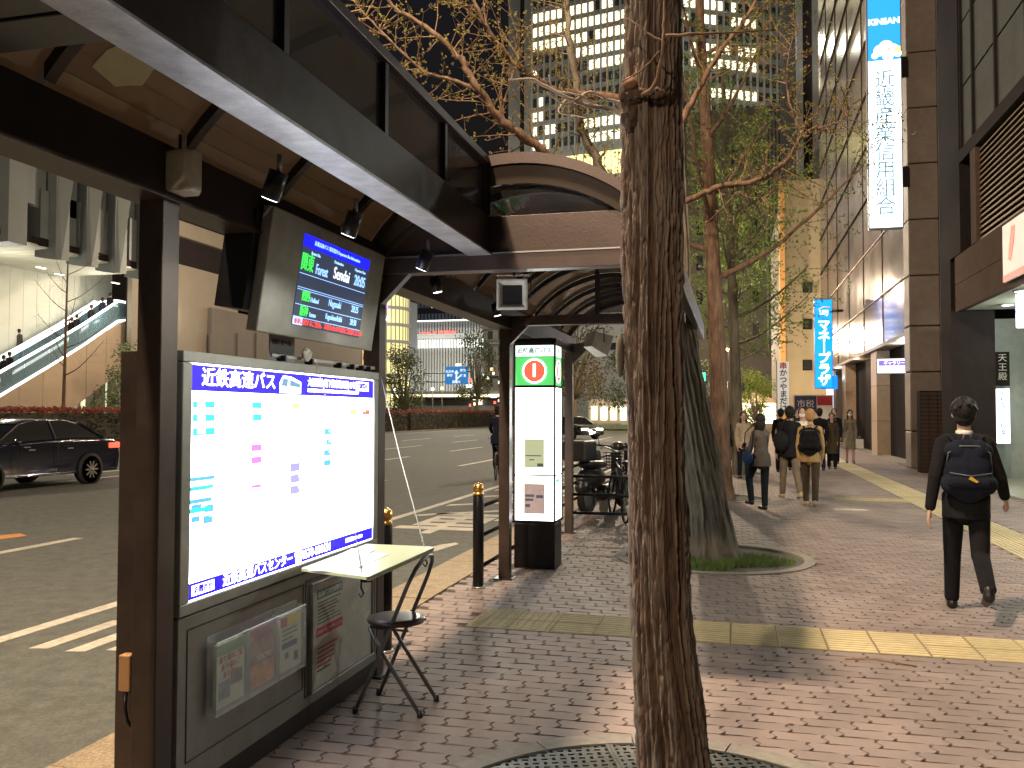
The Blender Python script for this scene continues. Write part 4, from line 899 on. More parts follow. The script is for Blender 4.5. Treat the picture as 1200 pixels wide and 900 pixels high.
def hedge(y0, y1, x0, x1, h, label):
    t = thing('hedge', label, 'hedge', 'hedges across the road', (0, 0, 0)); r = random.Random(int(y0)); MB().box(x0+.1, x1-.1, y0, y1, -.2, h-.12).build('stems', deep_leaf, t)
    a, b = MB(), MB(); n = int((y1-y0)*190)
    for i in range(n):
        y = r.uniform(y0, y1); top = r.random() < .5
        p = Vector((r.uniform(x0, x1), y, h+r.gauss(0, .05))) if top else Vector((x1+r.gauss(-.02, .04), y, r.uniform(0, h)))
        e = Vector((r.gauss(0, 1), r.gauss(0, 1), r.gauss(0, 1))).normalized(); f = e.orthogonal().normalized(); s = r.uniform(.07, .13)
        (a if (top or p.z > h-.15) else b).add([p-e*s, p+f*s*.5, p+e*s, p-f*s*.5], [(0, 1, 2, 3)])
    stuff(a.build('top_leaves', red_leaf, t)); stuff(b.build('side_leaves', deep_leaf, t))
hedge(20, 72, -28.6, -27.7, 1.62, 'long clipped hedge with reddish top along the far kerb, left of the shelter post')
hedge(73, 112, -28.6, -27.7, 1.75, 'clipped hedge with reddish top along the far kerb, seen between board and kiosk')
lawn = struct(B(-60, -27.65, 10, 250, -.19, -.10).build('verge', world_space(mat('verge_ground', (.05, .05, .03), .9, vary=.4, scale=5)))); struct(B(-27.7, -27.5, -20, 250, -.19, 0.0).build('far_kerb', concrete))
struct(B(-20, -6, 84, 120, -.19, .05).build('island_lawn', world_space(mat('lawn', (.05, .075, .025), .9, vary=.4, scale=3))))

# ============================================================ BUILDINGS, RIGHT SIDE
stone_brown = mat('brown_stone', (.20, .16, .13), .5, vary=.12, scale=6, bump=.08, bscale=60, dirt=.2)
stone_dark = mat('dark_brown_stone', (.085, .058, .042), .85, spec=.05, vary=.2, scale=6, bump=.05, bscale=50, dirt=.2)
stone_green = mat('grey_green_stone', (.22, .25, .22), .4, vary=.12, scale=5, bump=.04, dirt=.2)
stone_orange = mat('orange_stone', (.33, .235, .155), .5, vary=.12, scale=6)
bronze_glass = mat('bronze_glass', (.13, .098, .07), .16, .0, vary=.15, scale=.6, spec=1.0, bump=.02, bscale=1.2)
dark_glass = mat('dark_window_glass', (.03, .035, .035), .06, spec=1.)
mull = mat('mullion_metal', (.24, .16, .09), .35, .8, vary=.1)
dark_m = mat('dark_cladding', (.020, .016, .016), .85, vary=.2, scale=4, spec=.04)
cream = mat('cream_render', (.46, .39, .26), .7, vary=.08, scale=1.5, dirt=.15)

FX = 4.85   # facade line of the glass-fronted office
of = thing('office_building', 'glass fronted office with brown stone corner pillar right of the pavement', 'building', None, (0, 0, 0))
B(FX+.6, 20, 27.0, 53.5, 0, 46).build('core', dark_m, of)
# corner pillar of stacked stones
zz = [0, 1.05, 2.72, 4.02, 5.45, 7.05, 8.65, 10.25, 11.85, 13.45, 15.05, 16.65, 18.3, 20, 22, 24]
for a, b in zip(zz, zz[1:]): B(FX-.02, FX+.78, 26.6, 27.4, a+.012, b-.012).build('stone_block', stone_brown, of, .03)
B(FX+.02, FX+.74, 26.64, 27.36, 0, 24).build('pillar_core', dark_m, of)
B(FX+.80, FX+.86, 26.55, 26.7, 0, 24).build('white_strip', mat('white_metal_strip', (.6, .62, .58), .4), of)
# glass panes floor by floor
fl = [(3.95, 5.55), (5.6, 7.6), (7.65, 9.6), (9.65, 11.6), (11.65, 13.6), (13.65, 15.6), (15.65, 17.6), (17.65, 19.6), (19.65, 21.6), (21.65, 24), (24.05, 26.4), (26.45, 29)]
ys = [27.45, 31.8, 36.2, 40.6, 45.0, 49.4, 53.4]
for (z0, z1) in fl:
    for a, b in zip(ys, ys[1:]): B(FX+.1, FX+.13, a+.02, b-.02, z0, z1).build('pane', bronze_glass, of)
    B(FX+.04, FX+.16, 27.42, 53.4, z1+.005, z1+.045).build('rail', mull if z0 < 6 else dark_m, of)
    B(FX+.135, FX+.3, 27.42, 53.4, z0-.02, z0).build('floor_edge', dark_m, of)
for y in ys[1:-1]: B(FX+.075, FX+.135, y-.018, y+.018, 3.96, 29).build('mullion', dark_m, of)
B(FX+.05, FX+.6, 27.42, 53.4, 3.83, 3.94).build('soffit', stone_brown, of)
# ground floor: columns, green wall, dark recess
B(FX+.25, FX+.9, 27.5, 28.2, 0, 3.82).build('round_pillar', stone_brown, of, .18)
zs = [0, 1.28, 2.55, 3.82]
for a, b in zip(zs, zs[1:]):
    for y0, y1 in ((28.3, 30.2), (30.2, 32.1), (32.1, 33.6)): B(FX+1.0, FX+1.06, y0+.006, y1-.006, a+.006, b-.006).build('wall_panel', stone_green, of)
    B(FX+.15, FX+1.0, 33.7, 35.0, a+.006, b-.006).build('stone_block', stone_orange, of)
    B(FX+1.3, FX+1.36, 35.1, 38.4, a+.006, b-.006).build('wall_panel', stone_brown, of); B(FX+1.3, FX+1.36, 38.4, 42.6, a+.006, b-.006).build('wall_panel', stone_brown, of)
    B(FX+.15, FX+1.0, 42.7, 44.0, a+.006, b-.006).build('stone_block', stone_orange, of)
B(FX+.9, 12, 44.0, 53.4, 0, 3.82).build('shop_wall', stone_brown, of)
B(FX, FX+1.0, 27.4, 53.4, -.1, .06).build('step', concrete, of)
lamp('entrance_light', (FX+.5, 30.5, 3.6), 60, (.9, 1, .95), .1); lamp('entrance_light', (FX+.3, 34.3, 3.6), 60, WARM, .1); lamp('entrance_light', (FX+.1, 39, 3.6), 35, WARM, .1); lamp('entrance_light', (FX+.1, 46, 3.4), 90, (.8, .85, 1), .1)
# lit hanging sign over the entrance
s = thing('hanging_sign', 'small white lit sign with violet panel hanging before the green entrance wall', 'sign', None, on_y(1046, 429, 28.6))
B(-.47, .47, -.08, .08, -.24, .24).build('case', steel, s, .02); B(-.44, .44, -.084, -.081, -.21, .21).build('face', glow('sign_white', (1, .98, 1), 2.6), s); B(-.41, .41, -.088, -.085, .0, .17).build('band', glow('sign_violet', (.16, .12, .85), 1.1), s)
text('ギャラリー', .12, glow('sign_letter', (1, 1, 1), 1.4), (.03, -.091, .085), FRONT, s, bold=.002); text('KINSAN', .10, glow('sign_letter_v', (.2, .15, .7), 1), (0, -.091, -.10), FRONT, s)
# tall vertical sign
s = thing('vertical_sign', 'tall lit vertical sign with blue head and white body on the stone pillar', 'sign', None, (4.22, 26.4, 6.78))
B(-.46, .46, -.0, .24, 0, 11).build('case', mat('sign_case', (.25, .27, .27), .4, .5), s, .01)
wl = glow('tall_sign_white', (.93, 1, 1), 2.6); bl = glow('tall_sign_blue', (.02, .28, .95), 1.05)
B(-.43, .43, -.004, -.001, .04, 4.83).build('white_face', wl, s); B(-.43, .43, -.004, -.001, 4.84, 11).build('blue_face', bl, s)
B(-.43, .43, -.003, -.0012, 6.9, 8.2).build('pale_face', glow('tall_sign_pale', (.35, .62, 1), 1.0), s)
for i, c_ in enumerate('近畿産業信用組合'): text(c_, .56, glow('sign_steel_letter', (.10, .22, .30), .9) if i == 0 else MATS['sign_steel_letter'], (0, -.010, 4.25-i*.52), FRONT, s, bold=.003)
text('KINSAN', .235, glow('sign_plain_white', (1, 1, 1), 1.6), (0, -.010, 5.95), FRONT, s, bold=.008)
mb = MB()
for (x, z, r_) in ((-.25, 4.98, .09), (-.12, 5.12, .16), (.05, 5.2, .2), (.22, 5.12, .17), (.36, 5.0, .1), (.1, 4.98, .16)):
    mb.lathe((x, -.006-.0004*r_*10, z), [(r_, 0), (r_, .002)], 20, 'y', False)
stuff(mb.build('cloud_emblem', MATS['sign_plain_white'], s)); MB().lathe((.12, -.012, 5.14), [(.05, 0), (.05, .002)], 16, 'y', False).build('emblem_dot', glow('emblem_pink', (.9, .45, .35), 1), s)
MB().prism([(.2, -.011, 5.05), (.34, -.011, 5.22), (.43, -.011, 5.2), (.43, -.011, 5.02)], (0, .002, 0)).build('emblem_wing', glow('emblem_yellow', (.95, .8, .3), 1), s)
for z in (4.35, 1.2, 7.5): B(.461, .62, .02, .2, z, z+.55).build('bracket', dark_m, s)
# blue vertical sign
s = thing('vertical_sign', 'bright blue vertical sign with white katakana beside the cream building', 'sign', None, (3.66, 38.6, 2.6))
B(-.36, .36, -.12, .12, 0, 3.75).build('case', mat('blue_case', (.03, .1, .4), .4), s, .01)
B(-.34, .34, -.125, -.121, .03, 3.72).build('face', glow('blue_sign_face', (.0, .22, .95), 1.2), s)
wls = glow('blue_sign_letter', (1, 1, 1), 2.2)
for i, c_ in enumerate('マネープラザ'): text(c_ if c_ != 'ー' else '｜', .50, wls, (.02, -.128, 2.62-i*.46), FRONT, s, bold=.014)
text('UFJ', .24, wls, (.02, -.128, 3.17), FRONT, s, bold=.012); MB().tube([(-.2, -.127, 3.3), (.0, -.127, 3.42), (.26, -.127, 3.4)], .016, 6).build('swoosh', glow('swoosh_pink', (.8, .3, .5), 1), s)
B(-.1, .56, .13, .2, -.02, .55).build('lower_case', glow('blue_sign_low', (.0, .22, .95), 1.0), s)
B(.36, .8, -.05, .05, 3.2, 3.3).build('bracket', dark_m, s)

# cream building beyond, and a dark one with arches
cb = thing('cream_building', 'cream rendered building lit yellow with small square windows beyond the glass office', 'building', None, (0, 0, 0))
a = on_y(921, 485, 62).x; b = 12
B(a, b, 62, 84, 0, 17.5).build('wall', cream, cb)
B(a-.35, a, 61.6, 62.4, 0, 17.5).build('corner_pier', mat('orange_render', (.55, .30, .10), .7, vary=.1, scale=2), cb)
for py in (128+240, 388-20, 382+35, 429): 
    p = on_y(946, py, 62); 
for py in (338, 381, 429):
    p = on_y(946, py-1, 62); wdw = B(p.x-.3, p.x+.3, 61.9, 61.98, p.z-.35, p.z+.35).build('window', dark_m, cb); B(p.x-.24, p.x+.24, 61.88, 61.899, p.z-.28, p.z+.28).build('pane', dark_glass, wdw)
lamp('facade_light', (3.2, 50, 3), 2300, (1, .84, .58), .3, 75, (6, 62, 9)); lamp('facade_light', (a-1.2, 57, 3.5), 330, (1, .6, .28), .2)
tw2 = thing('glass_tower', 'dark glass tower with pale edge strips rising above the cream building', 'building', None, (0, 0, 0))
ax = on_y(938, 485, 66).x
B(ax, ax+14, 66, 90, 17.6, 75).build('body', dark_m, tw2)
edge_m = mat('pale_fin', (.28, .30, .30), .4, .4); 
B(ax-.1, ax+.35, 65.7, 66, 17.6, 75).build('edge_strip', edge_m, tw2); B(ax+1.0, ax+2.2, 65.6, 66, 17.6, 75).build('pier', mat('grey_pier', (.16, .17, .165), .6, vary=.15, scale=1), tw2)
for i in range(12):
    for j in range(7):
        litw = rnd.random() < .16
        B(ax+2.5+j*1.6, ax+3.9+j*1.6, 65.85, 65.99, 19+i*4.4, 22+i*4.4).build('window', glow('tower_warm', (.75, .58, .22), .9) if litw and 'tower_warm' not in MATS else MATS.get('tower_warm') if litw else dark_glass, tw2)
lamp('tower_light', (4.0, 52, 20), 3500, WHITE, .5, 60, (9, 66, 34))
ab = thing('arched_building', 'old grey stone building with arched openings and thin piers at the end of the street', 'building', None, (0, 0, 0))
yb = 118; grey_st = mat('grey_old_stone', (.17, .155, .135), .75, vary=.15, scale=.8, bump=.1, bscale=10)
x0, x1 = on_y(800, 485, yb).x, on_y(925, 485, yb).x
B(x0, x1, yb, yb+20, 0, 42).build('wall', grey_st, ab)
for k in range(7): z = 10+k*4.6; B(x0, x1, yb-.35, yb-.01, z, z+.35).build('cornice', grey_st, ab)
pr = MB()
for k in range(int((x1-x0)/1.15)): pr.box(x0+.5+k*1.15, x0+.72+k*1.15, yb-.25, yb-.01, 20, 41.5)
stuff(pr.build('thin_piers', grey_st, ab))
def arch_win(x, w_, z0, z1, nm='arched_opening'):
    P = [(x-w_/2, yb-.02, z0), (x+w_/2, yb-.02, z0), (x+w_/2, yb-.02, z1)]+[(x+w_/2*math.cos(t), yb-.02, z1+w_/2*math.sin(t)) for t in (.6, 1.1, 1.57, 2.0, 2.5)]+[(x-w_/2, yb-.02, z1)]
    MB().prism(P, (0, -.06, 0)).build(nm, dark_glass, ab)
    Q = [(x+(w_/2+.25)*math.cos(t), yb-.1, z1+(w_/2+.25)*math.sin(t)) for t in [i*math.pi/10 for i in range(11)]]; MB().tube([(x+w_/2+.25, yb-.1, z0)]+Q+[(x-w_/2-.25, yb-.1, z0)], .14, 6, smooth=False).build('arch_trim', grey_st, ab)
for px in (815, 836, 858, 878): arch_win(on_y(px, 400, yb).x, 1.7, 1.5, 5.2)
for px in (820, 832, 860, 886):
    for k in range(6):
        x = on_y(px, 400, yb).x; fr = B(x-.55, x+.55, yb-.12, yb-.02, 11.2+k*4.6, 13.6+k*4.6).build('window_frame', grey_st, ab); B(x-.42, x+.42, yb-.14, yb-.121, 11.4+k*4.6, 13.4+k*4.6).build('pane', dark_glass, fr)
for k in range(6): px = 900+k*4.2; x = on_y(px, 400, yb).x; B(x-.12, x+.12, yb-.8, yb-.05, 10, 42).build('pier', edge_m, ab)
lamp('street_light', (-2.4, 104, 9), 1000, WARM, .3)

# near building on the right, with canopy slab, shutter window and recessed entrance
nb_ = thing('stone_building', 'dark brown stone building at the right edge with lit canopy ceiling and slatted window', 'building', None, (0, 0, 0))
NX = 4.8
for a, b in ((9.0, 11.4), (11.4, 13.8), (13.8, 16.2), (16.2, 18.6), (18.6, 21.2)):
    B(NX, NX+.12, a+.008, b-.008, 3.80, 4.39).build('slab_stone', stone_dark, nb_); B(NX, NX+.12, a+.008, b-.008, 4.40, 5.02).build('slab_stone', stone_dark, nb_)
ceil_m = mat('canopy_ceiling', (.42, .46, .40), .6, vary=.06, scale=2)
B(NX+.121, 12, 9, 21.19, 3.84, 3.90).build('canopy_ceiling', ceil_m, nb_); B(NX+.121, 12, 9, 21.19, 3.91, 5.0).build('slab_core', dark_m, nb_)
B(NX+.25, 14, 9, 21.3, 5.03, 16).build('upper_core', dark_m, nb_)
B(NX-.02, NX+.24, 20.6, 21.6, 5.03, 16).build('corner_post', dark_m, nb_); B(NX+.0, NX+.9, 21.62, 22.6, 0, 16).build('corner_pier', dark_m, nb_)
B(NX-.01, NX+.24, 19.35, 19.75, 5.03, 7.1).build('window_jamb', stone_dark, nb_); B(NX-.02, NX+.24, 9, 20.59, 6.98, 7.25).build('lintel', dark_m, nb_)
slat_m = mat('shutter_slat', (.50, .42, .33), .6, .1, vary=.06, scale=3)
for k in range(17):
    z = 5.05+k*.113; MB().prism([(NX+.04, 9, z), (NX+.10, 9, z+.078), (NX+.115, 9, z+.078), (NX+.06, 9, z)], (0, 10.34, 0)).build('slat', slat_m, nb_)
gpan = mat('grey_glass_panel', (.085, .095, .09), .8, vary=.12, scale=5, spec=.05)
for a, b in ((9.0, 10.8), (10.8, 12.6), (12.6, 14.4), (14.4, 16.2), (16.2, 18.0), (18.0, 19.6), (19.6, 20.55)):
    for z0, z1 in ((7.3, 8.6), (8.65, 10.0), (10.05, 12.0), (12.05, 14)): B(NX+.05, NX+.1, a+.05, b-.05, z0, z1).build('panel', gpan, nb_)
    B(NX+.0, NX+.15, b-.045, b+.045, 7.26, 14).build('mullion', dark_m, nb_)
# ground level walls
wy = 23.2
for a, b in ((NX+.25, NX+.72), (NX+.74, NX+2.2)):
    B(a, b, wy, wy+.3, 0, 3.83).build('wall_panel', stone_green, nb_)
B(NX+2.21, NX+2.62, wy-.3, wy+.3, 0, 3.83).build('door_post', stone_dark, nb_)
for z0, z1, m_ in ((0, 1.0, stone_orange), (1.01, 2.9, stone_green), (2.91, 3.83, cream)): B(NX+2.63, NX+3.05, wy-.5, wy+.3, z0, z1).build('stone_block', m_, nb_)
B(NX+3.06, NX+8, wy-2.2, wy-1.9, 0, 3.83).build('inner_wall', cream, nb_)
struct(B(SX1, 14, 9, 23, -.1, .02).build('entrance_floor', mat('entrance_tile', (.36, .36, .28), .3, vary=.1, scale=2)))
dt = mat('dark_brick', (.045, .026, .018), .35, vary=.3, scale=10)
tp_ = thing('dark_tiled_block', 'dark brown tiled planter wall standing at the foot of the stone pillar', 'wall', None, (5.15, 25.0, 0))
B(-.42, .42, -.2, .2, 0, 2.14).build('core', dark_m, tp_); bt = B(-.1, .1, -.012, .0, -.045, .045).mesh('tile', dt)
for r_ in range(20):
    for c_ in range(4): put('tile', bt, tp_, (-.315+c_*.21, -.2, .07+r_*.105))
lamp('canopy_light', (6.4, 15.4, 3.7), 170, (.95, 1, .88), .12); lamp('canopy_light', (6.2, 19.5, 3.7), 110, (.95, 1, .88), .12); lamp('canopy_light', (5.9, 11.2, 3.7), 330, (.95, 1, .90), .12)
for i, (px, py) in enumerate(((1181, 357), (1197, 341))):
    p = on_z(px, py, 3.83); d = thing('ceiling_light', ['round downlight in the canopy ceiling above the dark door post', 'round downlight in the canopy ceiling nearest the right edge'][i], 'ceiling light', 'canopy downlights', (p.x, p.y, 3.83)); MB().lathe((0, 0, 0), [(.14, -.012), (.14, .005)], 20).build('rim', steel, d); MB().lathe((0, 0, 0), [(.11, -.016), (.11, -.0125)], 20).build('lens', glow('downlight', (1, 1, .95), 5) if 'downlight' not in MATS else MATS['downlight'], d)
p = on_y(1175, 487, 22.7)
s = thing('lit_directory_sign', 'narrow white lit sign with vertical dark lettering beside the man with the backpack', 'sign', None, (p.x, 22.75, 0)); B(-.16, .16, -.03, .03, .85, 2.13).build('face', glow('dir_white', (.85, .95, 1), 1.6), s)
for i, c_ in enumerate('歯科医院眼科薬局'): text(c_, .15, glow('dir_ink', (.12, .2, .3), .5) if i == 0 else MATS['dir_ink'], (.02, -.034, 2.03-i*.155), FRONT, s, bold=.002)
B(-.17, .17, -.028, .03, 2.2, 3.0).build('nameplate', dark_m, s); 
for i, c_ in enumerate('天王殿'): text(c_, .20, MATS['aged_white_plastic'], (.02, -.032, 2.85-i*.22), FRONT, s)
s = thing('logo_sign', 'white sign with red emblem on the brown stone slab at the right edge', 'sign', None, (NX-.03, 16.6, 4.42)); B(-.04, 0, -.8, .78, -.52, .5).build('face', mat('sign_cream', (.6, .54, .5), .5, emit=(.9, .75, .68), estr=.18), s); B(-.044, -.041, -.8, .78, -.52, -.40).build('red_band', mat('sign_red', (.6, .08, .06), .5, emit=(.7, .08, .05), estr=.4), s)
MB().prism([(-.046, .45, -.15), (-.046, .25, .4), (-.046, .05, .38), (-.046, .12, .1), (-.046, .3, -.2)], (.004, 0, 0)).build('emblem', MATS['sign_red'], s)
s = thing('hanging_sign', 'small white lit sign at the right edge under the canopy slab', 'sign', None, on_y(1206, 364, 17.0)); B(-.2, .22, -.06, .06, -.3, .3).build('case', glow('edge_sign_white', (1, 1, 1), 1.8), s, .02); text('銀行', .2, MATS['sign_violet'], (-.05, -.065, 0), FRONT, s)
# ============================================================ FAR BUILDINGS
# tall office tower with lit floors: two faces meeting behind the nearest trunk
tower_wall = mat('tower_concrete', (.20, .20, .19), .6, vary=.12, scale=.15, bump=.05, bscale=2)
fin_m = mat('tower_fin', (.30, .30, .28), .6)
C0 = Vector((on_y(748, 485, 150).x, 150, 0)); dl = Vector((-.978, .207, 0)); dr = Vector((.891, .454, 0)); nl = Vector((-.207, -.978, 0)); nr = Vector((.454, -.891, 0))
to = thing('office_tower', 'tall grey office tower with rows of lit windows behind the trees', 'tower', None, (0, 0, 0))
WL, WR, TH = 25, 33, 128
P = [C0+dl*WL, C0, C0+dr*WR, C0+dr*WR+Vector((-6, 30, 0)), C0+dl*WL+Vector((3, 30, 0))]
MB().prism(P, (0, 0, TH)).build('body', tower_wall, to)
def wall_grid(d, nrm, W, u0, parent, zs, sp, seed, wl=.55, litfn=None, zh=1.6, lit_m=None, C=None):
    r = random.Random(seed); lit, dark, fin = MB(), MB(), MB(); C = C or C0
    n = int((W-u0)/sp)
    for z in zs:
        for i in range(n):
            u = u0+i*sp; a = C+d*u+nrm*.12; b = C+d*(u+sp*wl)+nrm*.12; on = litfn(z, u, r)
            mb = lit if on else dark
            mb.prism([(a.x, a.y, z), (b.x, b.y, z), (b.x, b.y, z+zh), (a.x, a.y, z+zh)], -nrm*.1)
    for i in range(n+1):
        a = C+d*(u0+i*sp-sp*.2)+nrm*.25; b = a+d*sp*.18
        fin.prism([(a.x, a.y, zs[0]-1), (b.x, b.y, zs[0]-1), (b.x, b.y, zs[-1]+3), (a.x, a.y, zs[-1]+3)], -nrm*.24)
    stuff(lit.build('lit_windows', lit_m or tower_lit, parent)); stuff(dark.build('dark_windows', dark_glass, parent)); stuff(fin.build('fins', fin_m, parent))
tower_lit = glow('tower_window_light', (1, .88, .55), 2.0); tower_yel = glow('tower_window_yellow', (.95, .80, .34), .85)
zs = [49.6+k*2.62 for k in range(28)]
def fl_l(z, u, r):
    k = round((z-49.6)/2.62); R_ = {0: [(16, 22), (2, 9)], 1: [(15, 22), (3, 10)], 2: [(17, 22)], 3: [(17, 21)], 5: [(18, 21), (1, 9)], 6: [(0, 13)], 7: [(0, 20)], 8: [(0, 21)], 9: [(4, 21)], 11: [(0, 18)]}.get(k, [])
    return any(a < u < b for a, b in R_) and r.random() < .93
def fl_r(z, u, r):
    k = round((z-49.6)/2.62); R_ = {0: [(9, 13)], 1: [(10, 17)], 3: [(13, 22)], 5: [(7, 22)], 6: [(9, 22)], 8: [(7, 22)], 9: [(3, 18)], 11: [(2, 22)]}.get(k, [])
    return any(a < u < b for a, b in R_) and r.random() < .9
wall_grid(dl, nl, 21.5, .8, to, zs, 1.22, 1, .64, fl_l, 1.6); wall_grid(dr, nr, 31, .8, to, zs, 1.3, 2, .64, fl_r, 1.6)
band = MB()
for d, nrm, W in ((dl, nl, 20), (dr, nr, 24)):
    n = int(W/1.3)
    for i in range(n):
        a = C0+d*(1+i*1.3)+nrm*.2; b = a+d*1.1; band.prism([(a.x, a.y, 43.5), (b.x, b.y, 43.5), (b.x, b.y, 47.6), (a.x, a.y, 47.6)], -nrm*.15)
stuff(band.build('podium_windows', tower_yel, to))
for d, nrm, W in ((dl, nl, 25), (dr, nr, 33)):
    a = C0+nrm*.5; b = a+d*W; MB().prism([(a.x, a.y, 39), (b.x, b.y, 39), (b.x, b.y, 43), (a.x, a.y, 43)], -nrm*.45).build('podium_edge', mat('podium_grey', (.10, .10, .10), .6) if 'podium_grey' not in MATS else MATS['podium_grey'], to)
a = C0+dl*21.7+nl*.6; b = C0+dl*22.3+nl*.6; MB().prism([(a.x, a.y, 20), (b.x, b.y, 20), (b.x, b.y, TH), (a.x, a.y, TH)], -nl*.5).build('dark_slot', dark_m, to)
lamp('tower_fill', (-34, 118, 30), 26000, (1, .95, .8), 1.5); lamp('tower_fill', (2, 132, 55), 9000, (1, .95, .8), 1.5)  # fill lamps without fixtures, added to light the tower faces

# department store seen through the shelter
yd = 205
ds = thing('department_store', 'grey department store with vertical ribs and a bright white light band', 'building', None, (0, 0, 0))
rib_m = mat('store_rib', (.34, .34, .32), .6, vary=.08, scale=.3)
xa, xb = on_y(474, 485, yd).x, on_y(572, 485, yd).x
zt = on_y(500, 377, yd).z; zb0, zb1 = on_y(500, 408, yd).z, on_y(500, 398, yd).z
B(xa, xb, yd, yd+40, 0, zt).build('body', mat('store_body', (.13, .13, .12), .7), ds)
for k in range(30):
    x = xa+(xb-xa)*(k+.5)/30; B(x-.22, x+.22, yd-.4, yd-.01, 4, zt).build('rib', rib_m, ds)
lt = glow('store_band', (1, 1, .93), 1.1); mb = MB()
for k in range(30): x = xa+(xb-xa)*(k)/30; mb.box(x+.05, x+.2+.22, yd-.42, yd-.02, zb0, zb1)
stuff(mb.build('light_band', lt, ds)); B(xa, xb, yd-.5, yd-.02, zt, zt+.3).build('roof_light', lt, ds)
lamp('store_fill', (-70, 185, 9), 9000, (1, .97, .86), 1); lamp('store_fill', (-52, 186, 9), 7000, (1, .97, .86), 1); lamp('store_fill', (-72, 186, 30), 5000, (.9, .95, 1), 1)  # added unseen fills that brighten the store front
z = on_y(500, 392, yd-1).z
text('さかえ百貨店', 1.6, glow('neon_red', (.9, .10, .08), 1.3), (xa+9, yd-1, z), FRONT, ds, name='neon_lettering', bold=.05)
z = on_y(500, 393.5, yd-6).z; br = thing('pedestrian_bridge', 'thin grey footbridge deck crossing before the department store', 'bridge', None, (0, yd-8, z-.9)); B(xa-10, xb+10, 0, 3, 0, .8).build('deck', rib_m, br); B(xa-10, xb+10, -.1, 0, .8, 1.1).build('rail', rib_m, br)
for px in (452, 478, 504): p = on_y(px, 420, yd-9); 
hotel = thing('dark_tower', 'dark tower block with sparse windows behind the department store', 'building', None, (0, 0, 0))
yh = 250; xh0, xh1 = on_y(478, 400, yh).x, on_y(575, 400, yh).x; zh = on_y(500, 338, yh).z
B(xh0, xh1, yh, yh+20, 0, zh+25).build('body', dark_m, hotel); wm, wl_ = MB(), MB()
for i in range(22):
    for j in range(12):
        x = xh0+1+(xh1-xh0-2)*i/22; z = zt+2+j*3.6; (wl_ if (i, j) in ((6, 3), (6, 4), (6, 2), (15, 1), (18, 5)) else wm).box(x, x+.7, yh-.12, yh-.01, z, z+1.8)
stuff(wm.build('windows', mat('hotel_glass', (.10, .11, .12), .3), hotel)); stuff(wl_.build('lit_windows', tower_lit, hotel)); lamp('hotel_fill', (-70, 225, 50), 14000, COOL, 1)  # the lamp here is an added fill for the dark block
# curved glass shop block with warm floors
gb = thing('lit_glass_block', 'curved glass block glowing yellow on every floor, right of the timetable board', 'building', None, (on_y(452, 485, 150).x-1.5, 152, 0))
for k in range(8):
    z = 2+k*3.1; MB().lathe((0, 0, 0), [(5.2, z), (5.2, z+.5)], 36, smooth=False).build('floor_slab', rib_m, gb); MB().lathe((0, 0, 0), [(4.8, z+.51), (4.8, z+3.09)], 36, smooth=False).build('glazing', glow('shop_glass', (.95, .78, .36), .45) if k == 0 else MATS['shop_glass'], gb)
mb = MB()
for k in range(36): a_ = k*math.pi/18; mb.box(4.95*math.cos(a_)-.06, 4.95*math.cos(a_)+.06, 4.95*math.sin(a_)-.06, 4.95*math.sin(a_)+.06, 2, 26.8)
stuff(mb.build('mullions', edge_m, gb)); 
z = on_y(455, 361, 146).z; text('ホテル', 1.3, glow('violet_neon', (.5, .3, .95), 1.3), (1.8, -5.6, z), FRONT, gb, bold=.03); text('PLAZA', 1.1, wls, (2, -5.6, z-1.8), FRONT, gb, bold=.03)
ht = thing('slim_tower', 'slim pale tower edge with small bright blue lamp at its top', 'building', None, (on_y(470, 485, 170).x, 170, 0)); B(-1.2, 1.2, 0, 6, 0, 25).build('shaft', mat('pale_blue_grey', (.26, .28, .30), .6), ht); B(-.9, .2, -.1, -.01, 23.2, 24.4).build('lamp_panel', glow('cool_lamp', (.4, .6, 1), 1.5), ht); B(-.6, 0, -.1, -.01, 13, 18).build('red_sign', MATS['neon_red'], ht)
# grey balconied flats right of the store
fx0, fx1 = on_y(566, 485, 170).x, on_y(600, 485, 170).x
ft = thing('flats', 'old grey block of flats with balcony ledges just left of the kiosk post', 'building', None, (0, 0, 0)); B(fx0, fx1+4, 170, 180, 0, 24).build('wall', grey_st, ft)
for k in range(7):
    B(fx0-.5, fx1+4, 168.8, 169.98, 3.2*k+2.6, 3.2*k+3.1).build('ledge', grey_st, ft)
    for j in range(3): B(fx0+1+j*2.2, fx0+2.0+j*2.2, 169.9, 169.98, 3.2*k+3.7, 3.2*k+5.4).build('window', dark_glass, ft)
lamp('flats_fill', (-40, 158, 12), 3000, WHITE, .6)  # unseen fill added to light the flats
